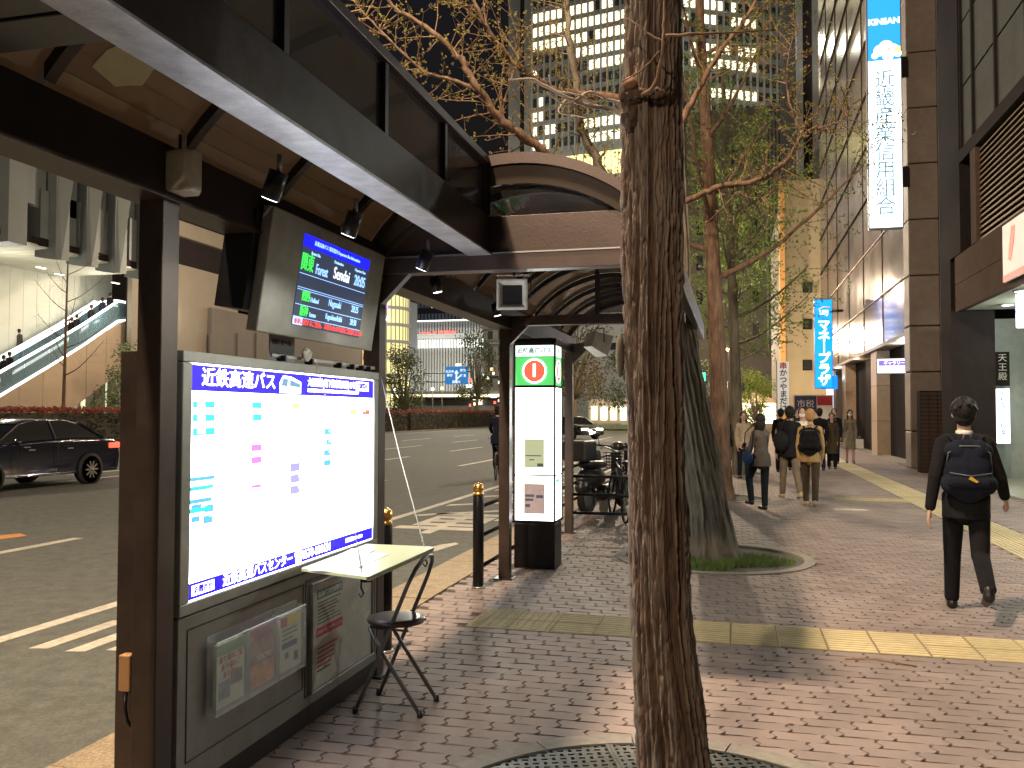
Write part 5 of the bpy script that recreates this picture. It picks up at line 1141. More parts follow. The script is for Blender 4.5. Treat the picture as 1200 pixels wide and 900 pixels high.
# shop lights, road sign
lits = [glow('shop_a', (1, .85, .5), 1.3), glow('shop_b', (1, .55, .2), 1.1), glow('shop_c', (.9, 1, .95), 1.6), glow('shop_d', (.9, .15, .12), 1.0)]
rowb = thing('shop_row', 'low row of shopfronts with a long glowing yellow canopy beyond the hedge', 'building', None, (0, 0, 0))
sx0, sx1 = on_y(455, 485, 150).x, on_y(600, 485, 150).x
B(sx0, sx1, 150, 158, 0, 5.5).build('wall', grey_st, rowb); B(sx0, sx1, 148.2, 148.6, on_y(520, 465, 148.2).z, on_y(520, 462, 148.2).z).build('canopy_light', lits[0], rowb); B(sx0, sx1, 148.7, 149.99, 4.0, 4.3).build('canopy', dark_m, rowb)
r3 = random.Random(5)
for k in range(22):
    px = r3.uniform(548, 597); py = r3.uniform(432, 476); p = on_y(px, py, 149.5-k*.02); w_ = r3.uniform(.3, 1.2); ci = k % 4 if k % 7 else 2; s = thing('shop_sign', ['yellow', 'orange', 'white', 'red'][ci]+' glowing shop sign in the cluster right of the blue road sign', 'sign', 'glowing shop signs beyond the hedge', p); B(-w_/2, w_/2, -.1, .1, -.25, .25).build('face', lits[ci], s)
    B(-.04, .04, .0, .09, -.6, -.26).build('bracket', dark_m, s)
yr = 120
rs = thing('road_sign', 'blue overhead direction sign with white arrow on a grey arm beyond the hedge', 'road sign', None, (on_y(535, 439, yr).x, yr, on_y(535, 440, yr).z))
hw = on_y(548.5, 440, yr).x-rs.location.x; hh = 1.28
B(-hw, hw, -.05, .05, -hh, hh).build('plate', mat('sign_blue', (.02, .10, .30), .4, emit=(.03, .20, .50), estr=.55), rs)
sw = mat('sign_white_print', (.7, .75, .75), .5, emit=(.8, .9, .9), estr=.6)
B(-.12, .12, -.07, -.051, -hh+.2, .3).build('arrow_stem', sw, rs); MB().prism([(-.35, -.07, .3), (.35, -.07, .3), (0, -.07, .8)], (0, .019, 0)).build('arrow_head', sw, rs); MB().bar((0, -.075, -.6), (.75, -.075, .1), .16, .018, (0, 1, 0)).build('arrow_branch', sw, rs)
for s_, x, z in (('天王寺', -1.0, .55), ('難波', -1.0, .0), ('梅田', 1.0, .7), ('国道25', 0, -.95), ('住吉', 1.05, -.05)): text(s_, .42, sw, (x, -.07, z), FRONT, rs, bold=.01)
for z in (.35, -.9): MB().tube([(-hw-3.6, .1, z), (hw, .1, z)], .09, 8).build('arm', rib_m, rs)
MB().tube([(-hw-3.6, .1, -rs.location.z), (-hw-3.6, .1, 1.0)], .16, 10).build('pole', rib_m, rs)
B(-.1, .7, -.12, -.06, hh+.1, hh+.4).build('sign_lamp', lits[2], rs)

# ============================================================ ESCALATOR BUILDING, FAR LEFT
eb = thing('station_building', 'station building with angled concrete fins above a white wall and escalators', 'building', None, (0, 0, 0))
EX = -36.0
pale_wall = mat('white_ribbed_wall', (.48, .48, .41), .6, vary=.05, scale=1.2)
tan_wall = mat('tan_wall', (.30, .22, .15), .65, vary=.1, scale=1, dirt=.15)
fin_c = mat('concrete_fin', (.135, .15, .145), .6, vary=.1, scale=1, dirt=.1); soff = mat('white_soffit', (.45, .43, .35), .5, vary=.1, scale=.7)
# wall behind the escalators
yw0, yw1 = 27.0, on_x(131, 360, EX).y
k = 0; y = yw0
while y < yw1-.1:
    B(EX-.3, EX, y+.01, min(y+.9, yw1)-.01, 0, 11.6).build('wall_board', pale_wall, eb); y += .9
B(EX-.35, EX-.301, yw0, yw1, 0, 11.6).build('wall_core', dark_m, eb)
B(EX-9, EX-8, yw1, 62, 0, 12).build('rear_wall', dark_m, eb)
# soffit: boards running away from the road
sz = on_x(100, 330, EX+.02).z
SX = EX+5.6
sy0, sy1 = on_z(46, 305, sz).y, on_x(171, 330, EX+5.6).y
y = 25.0; i = 0
while y < sy1:
    B(EX-8, SX, y+.01, y+.62, sz, sz+.05+.03*(i % 2)).build('soffit_board', soff, eb); y += .64; i += 1
B(EX-8, SX, 25, sy1, sz+.09, sz+.4).build('soffit_core', dark_m, eb)
for (px, py) in ((45, 313), (67, 321), (92, 330), (133, 331), (154, 338)):
    p = on_z(px, py, sz); d = MB().lathe((p.x, p.y, sz), [(.12, -.02), (.12, -.001)], 12).lathe((p.x, p.y+.35, sz), [(.12, -.02), (.12, -.001)], 12).build('downlight', glow('soffit_spot', (1, .95, .75), 4) if 'soffit_spot' not in MATS else MATS['soffit_spot'], eb)
# small rectangular blocks above the soffit edge, then fins
za = on_x(110, 318, SX).z
y = fy0_ = on_x(46, 310, SX).y; i = 0
zlo = sz+.42
while y < sy1-.6:
    B(SX-1.2+(.35 if i % 2 else 0), SX-.1+(.0 if i % 2 else .12), y, y+.55, zlo, zlo+2.2).build('facing_block', fin_c, eb); y += .6; i += 1
B(SX-8, SX-1.21, fy0_-1.5, sy1, zlo, 28).build('upper_core', dark_m, eb)
fy = [on_x(p_, 230, SX+.6).y for p_ in (15, 50, 88, 122, 155, 188)]
ztop = on_x(60, 188, SX+.6).z; zf0 = on_x(60, 296, SX+.6).z
for i, y in enumerate(fy[:-1]):
    if i == 0: continue
    g_ = fy[i+1]-y
    # angled wedge: a light face turned to the camera and a dark gap beside it
    MB().prism([(SX-.9, y+.62*g_, zf0), (SX+.45, y+.50*g_, zf0-.25), (SX+.45, y+.93*g_, zf0-.15), (SX-.9, y+.9*g_, zf0)], (0, 0, ztop-zf0)).build('fin', fin_c, eb)
    MB().prism([(SX+.46, y+.50*g_, zf0-.2), (SX+.60, y+.60*g_, zf0-.2), (SX+.72, y+.93*g_, ztop), (SX+.46, y+.54*g_, ztop)], (-.02, .0, 0)).build('fin_face', fin_c, eb)
    B(SX-1.15, SX-.1, y-.05*g_, y+.48*g_, ztop-2.1, ztop).build('top_block', fin_c, eb)
B(SX-1.2, SX+.4, fy[0], fy[0]+.62*(fy[1]-fy[0]), zf0+.1, ztop+.5).build('end_block', fin_c, eb); B(SX-1.1, SX+.2, fy[0]+.63*(fy[1]-fy[0]), fy[1], ztop-2.1, ztop).build('top_block', fin_c, eb)
# tan pillar and slanted balustrade wall
def zx(px, py, x=-33.6): p = on_x(px, py, x); return (x, p.y, p.z)
xs_ = -33.6
bot = [zx(-40, 490), zx(0, 466), zx(60, 430), zx(100, 405), zx(140, 377), zx(158, 375)]
panels = [(zx(a, 0)[1], zx(b, 0)[1]) for a, b in ((0, 1),)]
import bisect
def edge_z(y):
    for (x_, ya, za_), (x2, yb_, zb_) in zip(bot, bot[1:]):
        if ya <= y <= yb_: return za_+(zb_-za_)*(y-ya)/(yb_-ya)
    return bot[-1][2] if y > bot[-1][1] else bot[0][2]
y = bot[0][1]
under = lambda y: 0 if y < zx(75, 470)[1] else max(0, edge_z(y)-2.9)
while y < bot[-1][1]:
    y2 = min(y+1.5, bot[-1][1]); MB().prism([(xs_, y+.012, under(y)), (xs_, y2-.012, under(y2)), (xs_, y2-.012, edge_z(y2)), (xs_, y+.012, edge_z(y))], (-.25, 0, 0)).build('balustrade_panel', tan_wall, eb); y = y2
for i in range(2):
    off = -1.6*i
    lightm = glow('handrail_light', (.95, 1, .95), 1.7) if i == 0 else MATS['handrail_light']
    mb = MB()
    P = [Vector((xs_-.1+off, p[1], p[2]+.03)) for p in bot]; mb.tube(P, .075, 6); mb.tube([p+Vector((0, 0, 1.15)) for p in P[:-1]]+[P[-1]+Vector((0, .6, .9))], .07, 6)
    mb.tube([p+Vector((-1.15, 0, .03)) for p in P], .06, 6); mb.tube([p+Vector((-1.15, 0, 1.15)) for p in P], .06, 6)
    stuff(mb.build('lit_handrail', lightm, eb))
    gl = mat('escalator_glass', (.12, .20, .24), .1, alpha=.55) if i == 0 else MATS['escalator_glass']
    for a, b in zip(P, P[1:]):
        n_ = max(1, int((b-a).length/1.3))
        for k in range(n_):
            p, q = a.lerp(b, k/n_), a.lerp(b, (k+.97)/n_)
            MB().prism([p+Vector((0, 0, .1)), q+Vector((0, 0, .1)), q+Vector((0, 0, 1.1)), p+Vector((0, 0, 1.1))], (-.03, 0, 0)).build('glass_panel', gl, eb)
    st = MB()
    for a, b in zip(P, P[1:]): st.prism([a+Vector((-.1, 0, .0)), b+Vector((-.1, 0, .0)), b+Vector((-.1, 0, .15)), a+Vector((-.1, 0, .15))], (-.95, 0, 0))
    stuff(st.build('escalator_steps', mat('step_dark', (.10, .11, .12), .5) if i == 0 else MATS['step_dark'], eb))
yp = zx(160, 400)[1]; B(xs_-.6, xs_+.1, yp, yp+1.9, 0, on_x(160, 412, xs_).z).build('tan_pillar', tan_wall, eb); B(xs_-2.2, xs_+.05, zx(151, 400)[1], zx(154, 400)[1], 0, 7).build('light_column', cream, eb)
y_ = zx(167.5, 300)[1]; B(xs_, xs_+.7, y_, y_+.22, 5.3, 22).build('orange_column', mat('orange_column', (.62, .40, .24), .6), eb)
for px in (122, 150): y_ = zx(px, 440)[1]; B(xs_-1.5, xs_-1.4, y_, y_+.25, 0, 4.4).build('lit_jamb', glow('jamb_light', (.85, .9, .55), .55) if px == 122 else MATS['jamb_light'], eb)
B(EX-.2, EX+.1, yw1+.3, 62, 0, 7).build('lobby_back', dark_m, eb)
lamp('soffit_light', (EX+3.0, 33.5, sz-1.7), 150, (1, .97, .82), .4); lamp('soffit_light', (EX+3.0, 40, sz-1.7), 150, (1, .97, .82), .4); lamp('soffit_light', (EX+3.0, 46, sz-1.7), 130, (1, .95, .78), .4)
lamp('verge_light', (-28.5, 38, 4), 300, (1, .8, .52), .3); lamp('facade_wash', (-24, 32, 6), 200, (.95, 1, .92), .5, 100, (-31, 40, 17))
# bands and old facade seen between post and screen
sb = thing('banded_building', 'tan banded building with arched relief panels seen between post and screen', 'building', None, (0, 0, 0))
ZX = -33.0
def rect(px0, py0, px1, py1, x, nm, m_, d=.3, par=None):
    a = on_x(px0, py0, x); b = on_x(px1, py1, x); return B(x-d, x, min(a.y, b.y), max(a.y, b.y), min(a.z, b.z), max(a.z, b.z)).build(nm, m_, par or sb)
yA, yB, yC = on_x(206, 350, ZX).y, on_x(279, 350, ZX).y, on_x(420, 350, ZX).y
def zat(y, px_y): return px_y
cream_b = mat('tan_band', (.21, .18, .14), .65, vary=.07, scale=1, dirt=.12); relief = mat('relief_stone', (.12, .105, .09), .7, vary=.12, scale=1, dirt=.2)
B(ZX-.3, ZX, yA-4, yB, 0, on_x(279, 328, ZX).z).build('band', cream_b, sb); B(ZX-.3, ZX, yA-4, yB, on_x(279, 298, ZX).z, on_x(279, 282, ZX).z).build('band', cream_b, sb); B(ZX-.4, ZX-.31, yA-4, yB, 0, 22).build('core', dark_m, sb)
yD = on_x(243, 400, ZX).y; B(ZX-.1, ZX+.3, yD, yC, 0, on_x(300, 372, ZX).z).build('relief_wall', relief, sb)
for i, px in enumerate((246, 278, 300, 322)):
    y0 = on_x(px, 400, ZX+.3).y; y1 = on_x(px+(15 if i == 0 else 18), 400, ZX+.3).y; zt_ = on_x(px, 392, ZX+.3).z
    B(ZX+.301, ZX+.36, y0+.1, y1-.1, 2, zt_-.2).build('relief_panel', relief, sb); B(ZX+.301, ZX+.42, y0-.12, y0+.02, 2, zt_+.1).build('relief_pilaster', relief, sb)
lamp('relief_light', (-27.6, 57, 7), 160, (1, .85, .62), .3)
sc2 = thing('lattice_mast', 'rust coloured lattice mast behind the gap right of the hanging notice', 'mast', None, (-34, on_x(424, 420, -34).y, 0))
for dx in (0, 1.1): MB().tube([(0, dx, 0), (0, dx, 14)], .09, 6).build('leg', MATS['orange_column'], sc2)
for k in range(9): MB().tube([(0, 0 if k % 2 else 1.1, k*1.5), (0, 1.1 if k % 2 else 0, k*1.5+1.5)], .05, 5).build('brace', MATS['orange_column'], sc2)

# ============================================================ STREET THINGS, FAR
st = thing('market_stall', 'small lit stall with gabled roof and bright slatted front far down the pavement', 'stall', None, (on_y(881, 500, 70).x, 70, 0))
B(-1.9, 1.9, .2, 2, 0, 2.4).build('booth', stone_brown, st)
MB().prism([(-2.4, -.2, 2.4), (2.4, -.2, 2.4), (0, -.2, 3.3)], (0, 2.6, 0)).build('roof', stone_orange, st)
for k in range(5): B(-1.8, 1.8, .1, .19, .8+k*.33, 1.05+k*.33).build('lit_shelf', glow('stall_light', (1, .9, .62), 2.2) if k == 0 else MATS['stall_light'], st)
lamp('stall_glow', (st.location.x, 68.6, 2.4), 160, (1, .8, .5), .3)
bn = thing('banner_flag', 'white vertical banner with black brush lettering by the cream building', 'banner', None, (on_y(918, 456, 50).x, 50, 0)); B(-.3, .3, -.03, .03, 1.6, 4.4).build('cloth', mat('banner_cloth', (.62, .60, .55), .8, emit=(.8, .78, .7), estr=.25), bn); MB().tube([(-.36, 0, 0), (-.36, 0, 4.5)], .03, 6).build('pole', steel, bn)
for i, c_ in enumerate('串かつやまだけ'): text(c_, .40, ink if i else redink, (0, -.035, 4.15-i*.385), FRONT, bn, bold=.012)
pb_ = thing('poster_board', 'dark and red poster board standing before the cream building', 'sign', None, (on_y(953, 474, 44).x, 44, 0)); B(-.9, .9, 0, .08, .0, 2.45).build('board', paper, pb_); B(-.85, .15, -.01, -.001, 1.6, 2.4).build('dark_poster', mat('poster_navy', (.03, .03, .09), .5), pb_); B(.18, .85, -.01, -.001, 1.95, 2.4).build('red_poster', redink, pb_); text('市税', .4, paper, (-.35, -.014, 2.0), FRONT, pb_)
lw = thing('lit_window_column', 'narrow white lit shop window just right of the blue vertical sign', 'shop window', None, (4.6, 45.5, 0)); B(0, .12, -1.6, 1.6, .1, 3.6).build('frame', steel, lw)
for k in range(4): B(-.012, -.001, -1.5+k*.77, -.80+k*.77, .2, 3.5).build('pane', glow('white_shop', (.75, .78, 1), 1.3) if k == 0 else MATS['white_shop'], lw)
tl = thing('pedestrian_signal', 'green pedestrian signal mounted on a grey pole behind the second tree', 'traffic light', None, (on_y(821, 442, 44).x, 44, on_y(821, 442, 44).z)); B(-.35, .3, -.1, .15, -.28, .3).build('case', black_metal, tl, .02); B(-.27, .24, -.13, -.101, -.2, .22).build('green_lens', glow('signal_green', (.05, .95, .35), 1.8), tl)
MB().tube([(-.45, .2, -tl.location.z), (-.45, .2, 4.2)], .09, 10).build('pole', edge_m, tl)
for i, (px, py, Y) in enumerate(((854, 409, 52), (861, 460, 58), (867, 480, 60), (925, 432+50, 80))):
    p = on_y(px, py, Y)
    if i == 3: continue
    l_ = thing('globe_lamp', ['orange street lamp glowing high between the third and fourth trunks', 'orange globe lamp left of the arched doorway', 'lowest orange globe lamp beside the lit stall'][i], 'street lamp', 'orange lamps down the street', (p.x, p.y, 0)); MB().tube([(0, 0, 0), (0, 0, p.z-.12)], .05, 8).build('pole', dark_m, l_); MB().ell((0, 0, p.z), (.16, .16, .16)).build('globe', glow('orange_globe', (1, .55, .18), 3.5) if i == 0 else MATS['orange_globe'], l_); lamp('globe_light', (p.x, p.y-.4, p.z), 120, WARM, .2)
for i, (px, py, Y) in enumerate(((478, 450, 110), (507, 456, 112), (518, 455, 114), (462, 456, 118), (470, 457, 119))):
    p = on_y(px, py, Y); l_ = thing('lamp_post', ['small orange lamp above the hedge left of the dark evergreen', 'white round lamp beside the dark evergreen', 'twin warm lamp under the blue road sign', 'tiny white lamp behind the low evergreen, left one', 'tiny white lamp behind the low evergreen, right one'][i], 'street lamp', 'lamps beyond the hedge', (p.x, p.y, 0)); MB().tube([(0, 0, 0), (0, 0, p.z)], .06, 6).build('pole', edge_m, l_); MB().ell((0, 0, p.z), (.22, .22, .22), 8).build('globe', (MATS['orange_globe'], glow('white_globe', (.95, 1, 1), 3.5) if 'white_globe' not in MATS else MATS['white_globe'])[1 if i in (1, 3, 4) else 0], l_)
lamp('park_light', (-33, 92, 4), 700, (1, .8, .4), .3); lamp('park_light', (-14, 86, 5), 700, (1, .75, .4), .3)
fb = thing('low_pavilion', 'low pale pavilion glowing violet and white beyond the lawn', 'building', None, (on_y(722, 470, 125).x, 125, 0)); B(-4, 3.5, 0, 4, 0, 3.6).build('wall', cream, fb)
for k in range(5): B(-3.6+k*1.4, -2.7+k*1.4, -.1, -.01, .6, 2.6).build('window', lits[2 if k % 2 else 0], fb)
lamp('pavilion_light', (fb.location.x, 121, 4), 300, WHITE, .3)
bns = thing('stone_bench', 'low stone bench on the lawn beyond the road, right of the kiosk', 'bench', None, (on_y(704, 493, 88).x, 88, .05)); B(-2, 2, 0, .5, .35, .5).build('seat', concrete, bns); B(-1.7, -1.3, .05, .45, 0, .349).build('leg', concrete, bns); B(1.3, 1.7, .05, .45, 0, .349).build('leg', concrete, bns)
# ============================================================ PEOPLE
skin = mat('skin', (.52, .32, .22), .5, vary=.06, scale=20); hair_m = mat('black_hair', (.010, .009, .009), .62, spec=.3, vary=.3, scale=60, bump=.5, bscale=150, stretch=(1, 1, .3))
def cloth(name, c, **k): return mat(name, c, .9, spec=.12, vary=.22, scale=14, bump=.25, bscale=60, **k)
black_suit = cloth('black_suit', (.012, .012, .014)); navy_suit = cloth('navy_suit', (.015, .018, .035)); camel = cloth('camel_jacket', (.42, .27, .12)); khaki = cloth('brown_trousers', (.075, .055, .035)); grey_coat = cloth('grey_jacket', (.085, .075, .068))
dark_jean = cloth('dark_jeans', (.012, .016, .022)); grey_pants = cloth('grey_trousers', (.16, .13, .10)); beige_coat = cloth('beige_coat', (.42, .34, .25)); trench = cloth('pale_trench', (.22, .20, .16)); shoe_b = mat('black_shoe', (.012, .01, .01), .35); shoe_w = cloth('tan_shoe', (.45, .35, .22)); mask_m = mat('white_mask', (.75, .76, .75), .8); white_shirt = cloth('white_shirt', (.7, .68, .64)); bag_b = cloth('black_backpack', (.014, .014, .016)); bag_n = cloth('navy_backpack', (.011, .014, .024)); beanie = cloth('ochre_beanie', (.40, .23, .10))
def V(*a): return Vector(a)
def person(loc, face, label, H=1.68, top=black_suit, bottom=black_suit, shoe=shoe_b, hair='short', legs=((.10, .05), (-.10, .0)), armsw=(0, 0), coat=False, mask=False, hat=None, bag=None, front=False, fine=False, holds=None, lift=(0, 0), female=False, elbow=(15, 15), tie=False, lean=0., turn=0., skirt=False, out=(0, 0)):
    t = thing('person', label, 'person', None, loc, R(face)); s = H/1.70; vx = .0075 if fine else .011
    hipz = .90*s; sh = (.175 if female else .20)*s; L1_, L2_ = .42*s, .41*s
    ln = V(0, lean, 0); up = lambda z: ln*max(0, (z-hipz)/(.5*s))
    feet = []; J = []
    for i, sd in enumerate((-1, 1)):
        thigh, knee = legs[i]           # swing angles in radians: thigh forward +, knee bend
        hip = V(sd*.085*s, 0, hipz)
        kn = hip+V(0, math.sin(thigh), -math.cos(thigh))*L1_; a = thigh-knee; an = kn+V(0, math.sin(a), -math.cos(a))*L2_
        J.append((hip, kn, an, a)); feet.append(an.z)
    low = min(feet)-.075*s; dz = V(0, 0, -low)
    J = [(h+dz, k+dz, a+dz, g) for h, k, a, g in J]; hipc = V(0, 0, hipz)+dz; hz = hipc.z
    chest = hipc+V(0, .0, .36*s)+ln*.7; neck = hipc+V(0, 0, .50*s)+ln; head = neck+V(0, .015*s, .175*s)
    A = []
    for i, sd in enumerate((-1, 1)):
        S = hipc+V(sd*(sh-.045*s), -.01, .440*s)+ln*.9; sw = armsw[i]; o_ = R(9+out[i])
        E_ = S+V(sd*math.sin(o_), math.sin(sw)*math.cos(o_), -math.cos(sw)*math.cos(o_))*.28*s; b2 = sw+R(elbow[i])
        inn = .25 if elbow[i] > 60 else -.06 if out[i] else .05
        W = E_+V(-sd*inn+sd*(math.sin(R(out[i]))), math.sin(b2), -math.cos(b2)).normalized()*.25*s; A.append((S, E_, W))
    # ---- body: one continuous surface
    b = MB()
    b.ell(hipc+V(0, 0, .03*s), (.15*s, .10*s, .13*s)); b.cap(hipc+V(0, 0, .05*s), chest, .125*s, .14*s, 16, .75); b.cap(chest+V(-sh*.45, 0, .03*s), chest+V(sh*.45, 0, .03*s), .07*s, .07*s, 12)
    b.cap(neck-V(0, 0, .05*s), neck+V(0, .01, .09*s), .055*s, .05*s)
    b.ell(head+V(0, 0, .02*s), (.073*s, .090*s, .105*s), 18); b.ell(head+V(0, .035*s, -.05*s), (.052*s, .055*s, .062*s), 14)
    b.cap(head+V(0, .088*s, .01*s), head+V(0, .106*s, -.022*s), .009*s, .014*s, 8)
    for sd in (-1, 1): b.ell(head+V(sd*.076*s, -.002, -.005), (.012*s, .02*s, .032*s), 8); b.ell(head+V(sd*.033*s, .078*s, .018*s), (.016*s, .01*s, .009*s), 8)
    for (h, k, a, g) in J:
        b.cap(h, k, .078*s, .052*s, 12); b.cap(k, a, .052*s, .035*s, 12); f = V(0, math.cos(g*.5), .0 if g > -.3 else -.35).normalized(); b.cap(a+V(0, 0, -.03*s), a+V(0, 0, -.035*s)+f*.13*s, .034*s, .028*s, 10, .8)
    for i, (S, E_, W) in enumerate(A):
        sd = (-1, 1)[i]
        b.cap(S-V(0, 0, .012), E_, .040*s, .035*s, 10); b.cap(E_, W, .037*s, .025*s, 10)
        d = (W-E_).normalized(); side_ = V(0, 1, 0).cross(d).normalized() if abs(d.y) < .9 else V(1, 0, 0); fw = d.cross(side_).normalized()
        # palm: broad in the fw/d plane, thin across; four curled fingers and a thumb
        fwd = V(0, 1, 0)-d*d.y; fwd = fwd.normalized() if fwd.length > .05 else V(0, 0, 1); thin = d.cross(fwd).normalized()*-sd
        pc = W+d*.05*s
        for q in (-1.2, -.4, .4, 1.2): b.cap(W+d*.015*s+fwd*q*.012*s, W+d*.085*s+fwd*q*.019*s, .015*s, .012*s, 8)
        for q, l in ((1.3, .066), (.45, .076), (-.45, .072), (-1.25, .056)):
            r0 = W+d*.09*s+fwd*q*.020*s; m1 = r0+(d+thin*.25+fwd*q*.10)*l*.5*s; b.cap(r0, m1, .0095*s, .0088*s, 8); b.cap(m1, m1+(d*.8+thin*.6+fwd*q*.05)*l*.5*s, .0088*s, .0072*s, 8)
        th = W+d*.025*s+fwd*.022*s; m1 = th+(d*.55+fwd*.7+thin*.3)*.04*s; b.cap(th, m1, .013*s, .011*s, 8); b.cap(m1, m1+(d*.85+fwd*.3+thin*.35)*.032*s, .0105*s, .0085*s, 8)
    blob(b, 'body', skin, t, .0065 if fine else .009, 2)
    # ---- clothes
    c = MB(); hem = .06 if not coat else .44
    c.cap(hipc+V(0, 0, .0), chest, .150*s if not female else .14*s, .165*s if not female else .145*s, 18, .74); c.cap(chest+V(-sh*.5, -.005, .04*s), chest+V(sh*.5, -.005, .04*s), .085*s, .085*s, 14, .95); c.cap(neck+V(0, -.01, -.03*s), A[0][0]+V(.02, 0, .02*s), .06*s, .058*s, 12); c.cap(neck+V(0, -.01, -.03*s), A[1][0]+V(-.02, 0, .02*s), .06*s, .058*s, 12)
    c.cap(hipc+V(0, 0, -.04*s), hipc+V(0, 0, .12*s), .155*s, .15*s, 18, .78)
    c.cap(neck-V(0, .01, .06*s), neck+V(0, -.005, .0), .085*s, .06*s, 12)
    if coat: c.lathe(hipc, [(.20*s, -hem*s), (.185*s, -.2*s), (.15*s, .1*s)], 22); 
    else: c.lathe(hipc, [(.172*s, -.13*s), (.168*s, -.02*s), (.15*s, .1*s)], 22)
    for S, E_, W in A: c.cap(S+V(0, 0, .005), E_, .060*s, .050*s, 12); c.cap(E_, W-(W-E_)*.06, .052*s, .041*s, 12)
    for q in (3, 7): pass
    blob(c, 'jacket', top, t, vx, 3)
    if holds != 'nolegs':
        p = MB()
        p.ell(hipc+V(0, 0, -.02*s), (.145*s, .105*s, .12*s), 16)
        for (h, k, a, g) in J: p.cap(h+V(0, 0, .02), k, .090*s, .068*s, 14); p.cap(k, a+(k-a)*.05, .067*s, .056*s, 14)
        if not skirt: blob(p, 'trousers', bottom, t, vx, 3)
    for (h, k, a, g) in J:
        f = V(0, math.cos(g*.5), .0 if g > -.3 else -.4).normalized(); q = MB(); q.cap(a+V(0, -.015*s, -.035*s), a+V(0, 0, -.042*s)+f*.15*s, .042*s, .034*s, 12, .8); q.cap(a+V(0, -.01*s, -.04*s), a+V(0, -.005*s, .01), .044*s, .042*s, 12)
        q.cap(a+V(0, -.03*s, -.055*s), a+V(0, 0, -.058*s)+f*.16*s, .022*s, .02*s, 10)
        blob(q, 'shoe', shoe, t, .009, 2)
    hd = head; hm = MB()
    if hat:
        hm.ell(hd+V(0, -.008*s, .045*s), (.088*s, .104*s, .105*s), 18); hm.ell(hd+V(0, -.03*s, .0*s), (.082*s, .085*s, .09*s), 16); blob(hm, 'beanie', hat, t, .008, 2)
    elif hair == 'short':
        hm.ell(hd+V(0, -.028*s, .036*s), (.093*s, .104*s, .106*s), 20); hm.ell(hd+V(0, -.045*s, -.03*s), (.076*s, .062*s, .070*s), 16)
        for k in range(40 if fine else 8):
            a_ = rnd.uniform(0, 6.28); e_ = rnd.uniform(.0, 1.2); d = V(math.cos(a_)*math.cos(e_), math.sin(a_)*math.cos(e_)-.25, math.sin(e_)); q = hd+V(0, -.015*s, .045*s)+V(d.x*.08, d.y*.09, d.z*.08)*s; hm.cap(q, q+(d+V(0, 0, -.9))*.016*s, .02*s, .009*s, 8)
        blob(hm, 'hair', hair_m, t, .007, 1)
    else:
        hm.ell(hd+V(0, -.026*s, .038*s), (.094*s, .104*s, .106*s), 18); hm.ell(hd+V(0, -.045*s, -.05*s), (.09*s, .07*s, .15*s), 16); hm.cap(hd+V(-.06*s, -.02*s, -.08*s), hd+V(-.075*s, .01*s, -.22*s), .036*s, .022*s); hm.cap(hd+V(.06*s, -.02*s, -.08*s), hd+V(.075*s, .01*s, -.24*s), .036*s, .022*s); blob(hm, 'hair', hair_m, t, .009, 2)
    for sd in (-1, 1): MB().ell(hd+V(sd*.032*s, .0835*s, .018*s), (.010*s, .006*s, .006*s), 8).build('eye', ink, t)
    MB().ell(hd+V(0, .088*s, -.052*s), (.022*s, .008*s, .006*s), 8).build('mouth', redink, t)
    if mask: blob(MB().ell(hd+V(0, .045*s, -.035*s), (.060*s, .066*s, .052*s), 14), 'face_mask', mask_m, t, .008, 2)
    if tie:
        MB().prism([chest+V(-.05, .118, .1), chest+V(.05, .118, .1), chest+V(0, .135, -.12)], (0, .012, 0)).build('shirt_front', white_shirt, t); MB().prism([chest+V(-.018, .132, .08), chest+V(.018, .132, .08), chest+V(.02, .147, -.1), chest+V(0, .147, -.14), chest+V(-.02, .147, -.1)], (0, .012, 0)).build('tie', navy_suit, t)
    t['_h'] = 0; del t['_h']
    return t, dict(hip=hipc, chest=chest, neck=neck, head=head, arms=A, s=s)
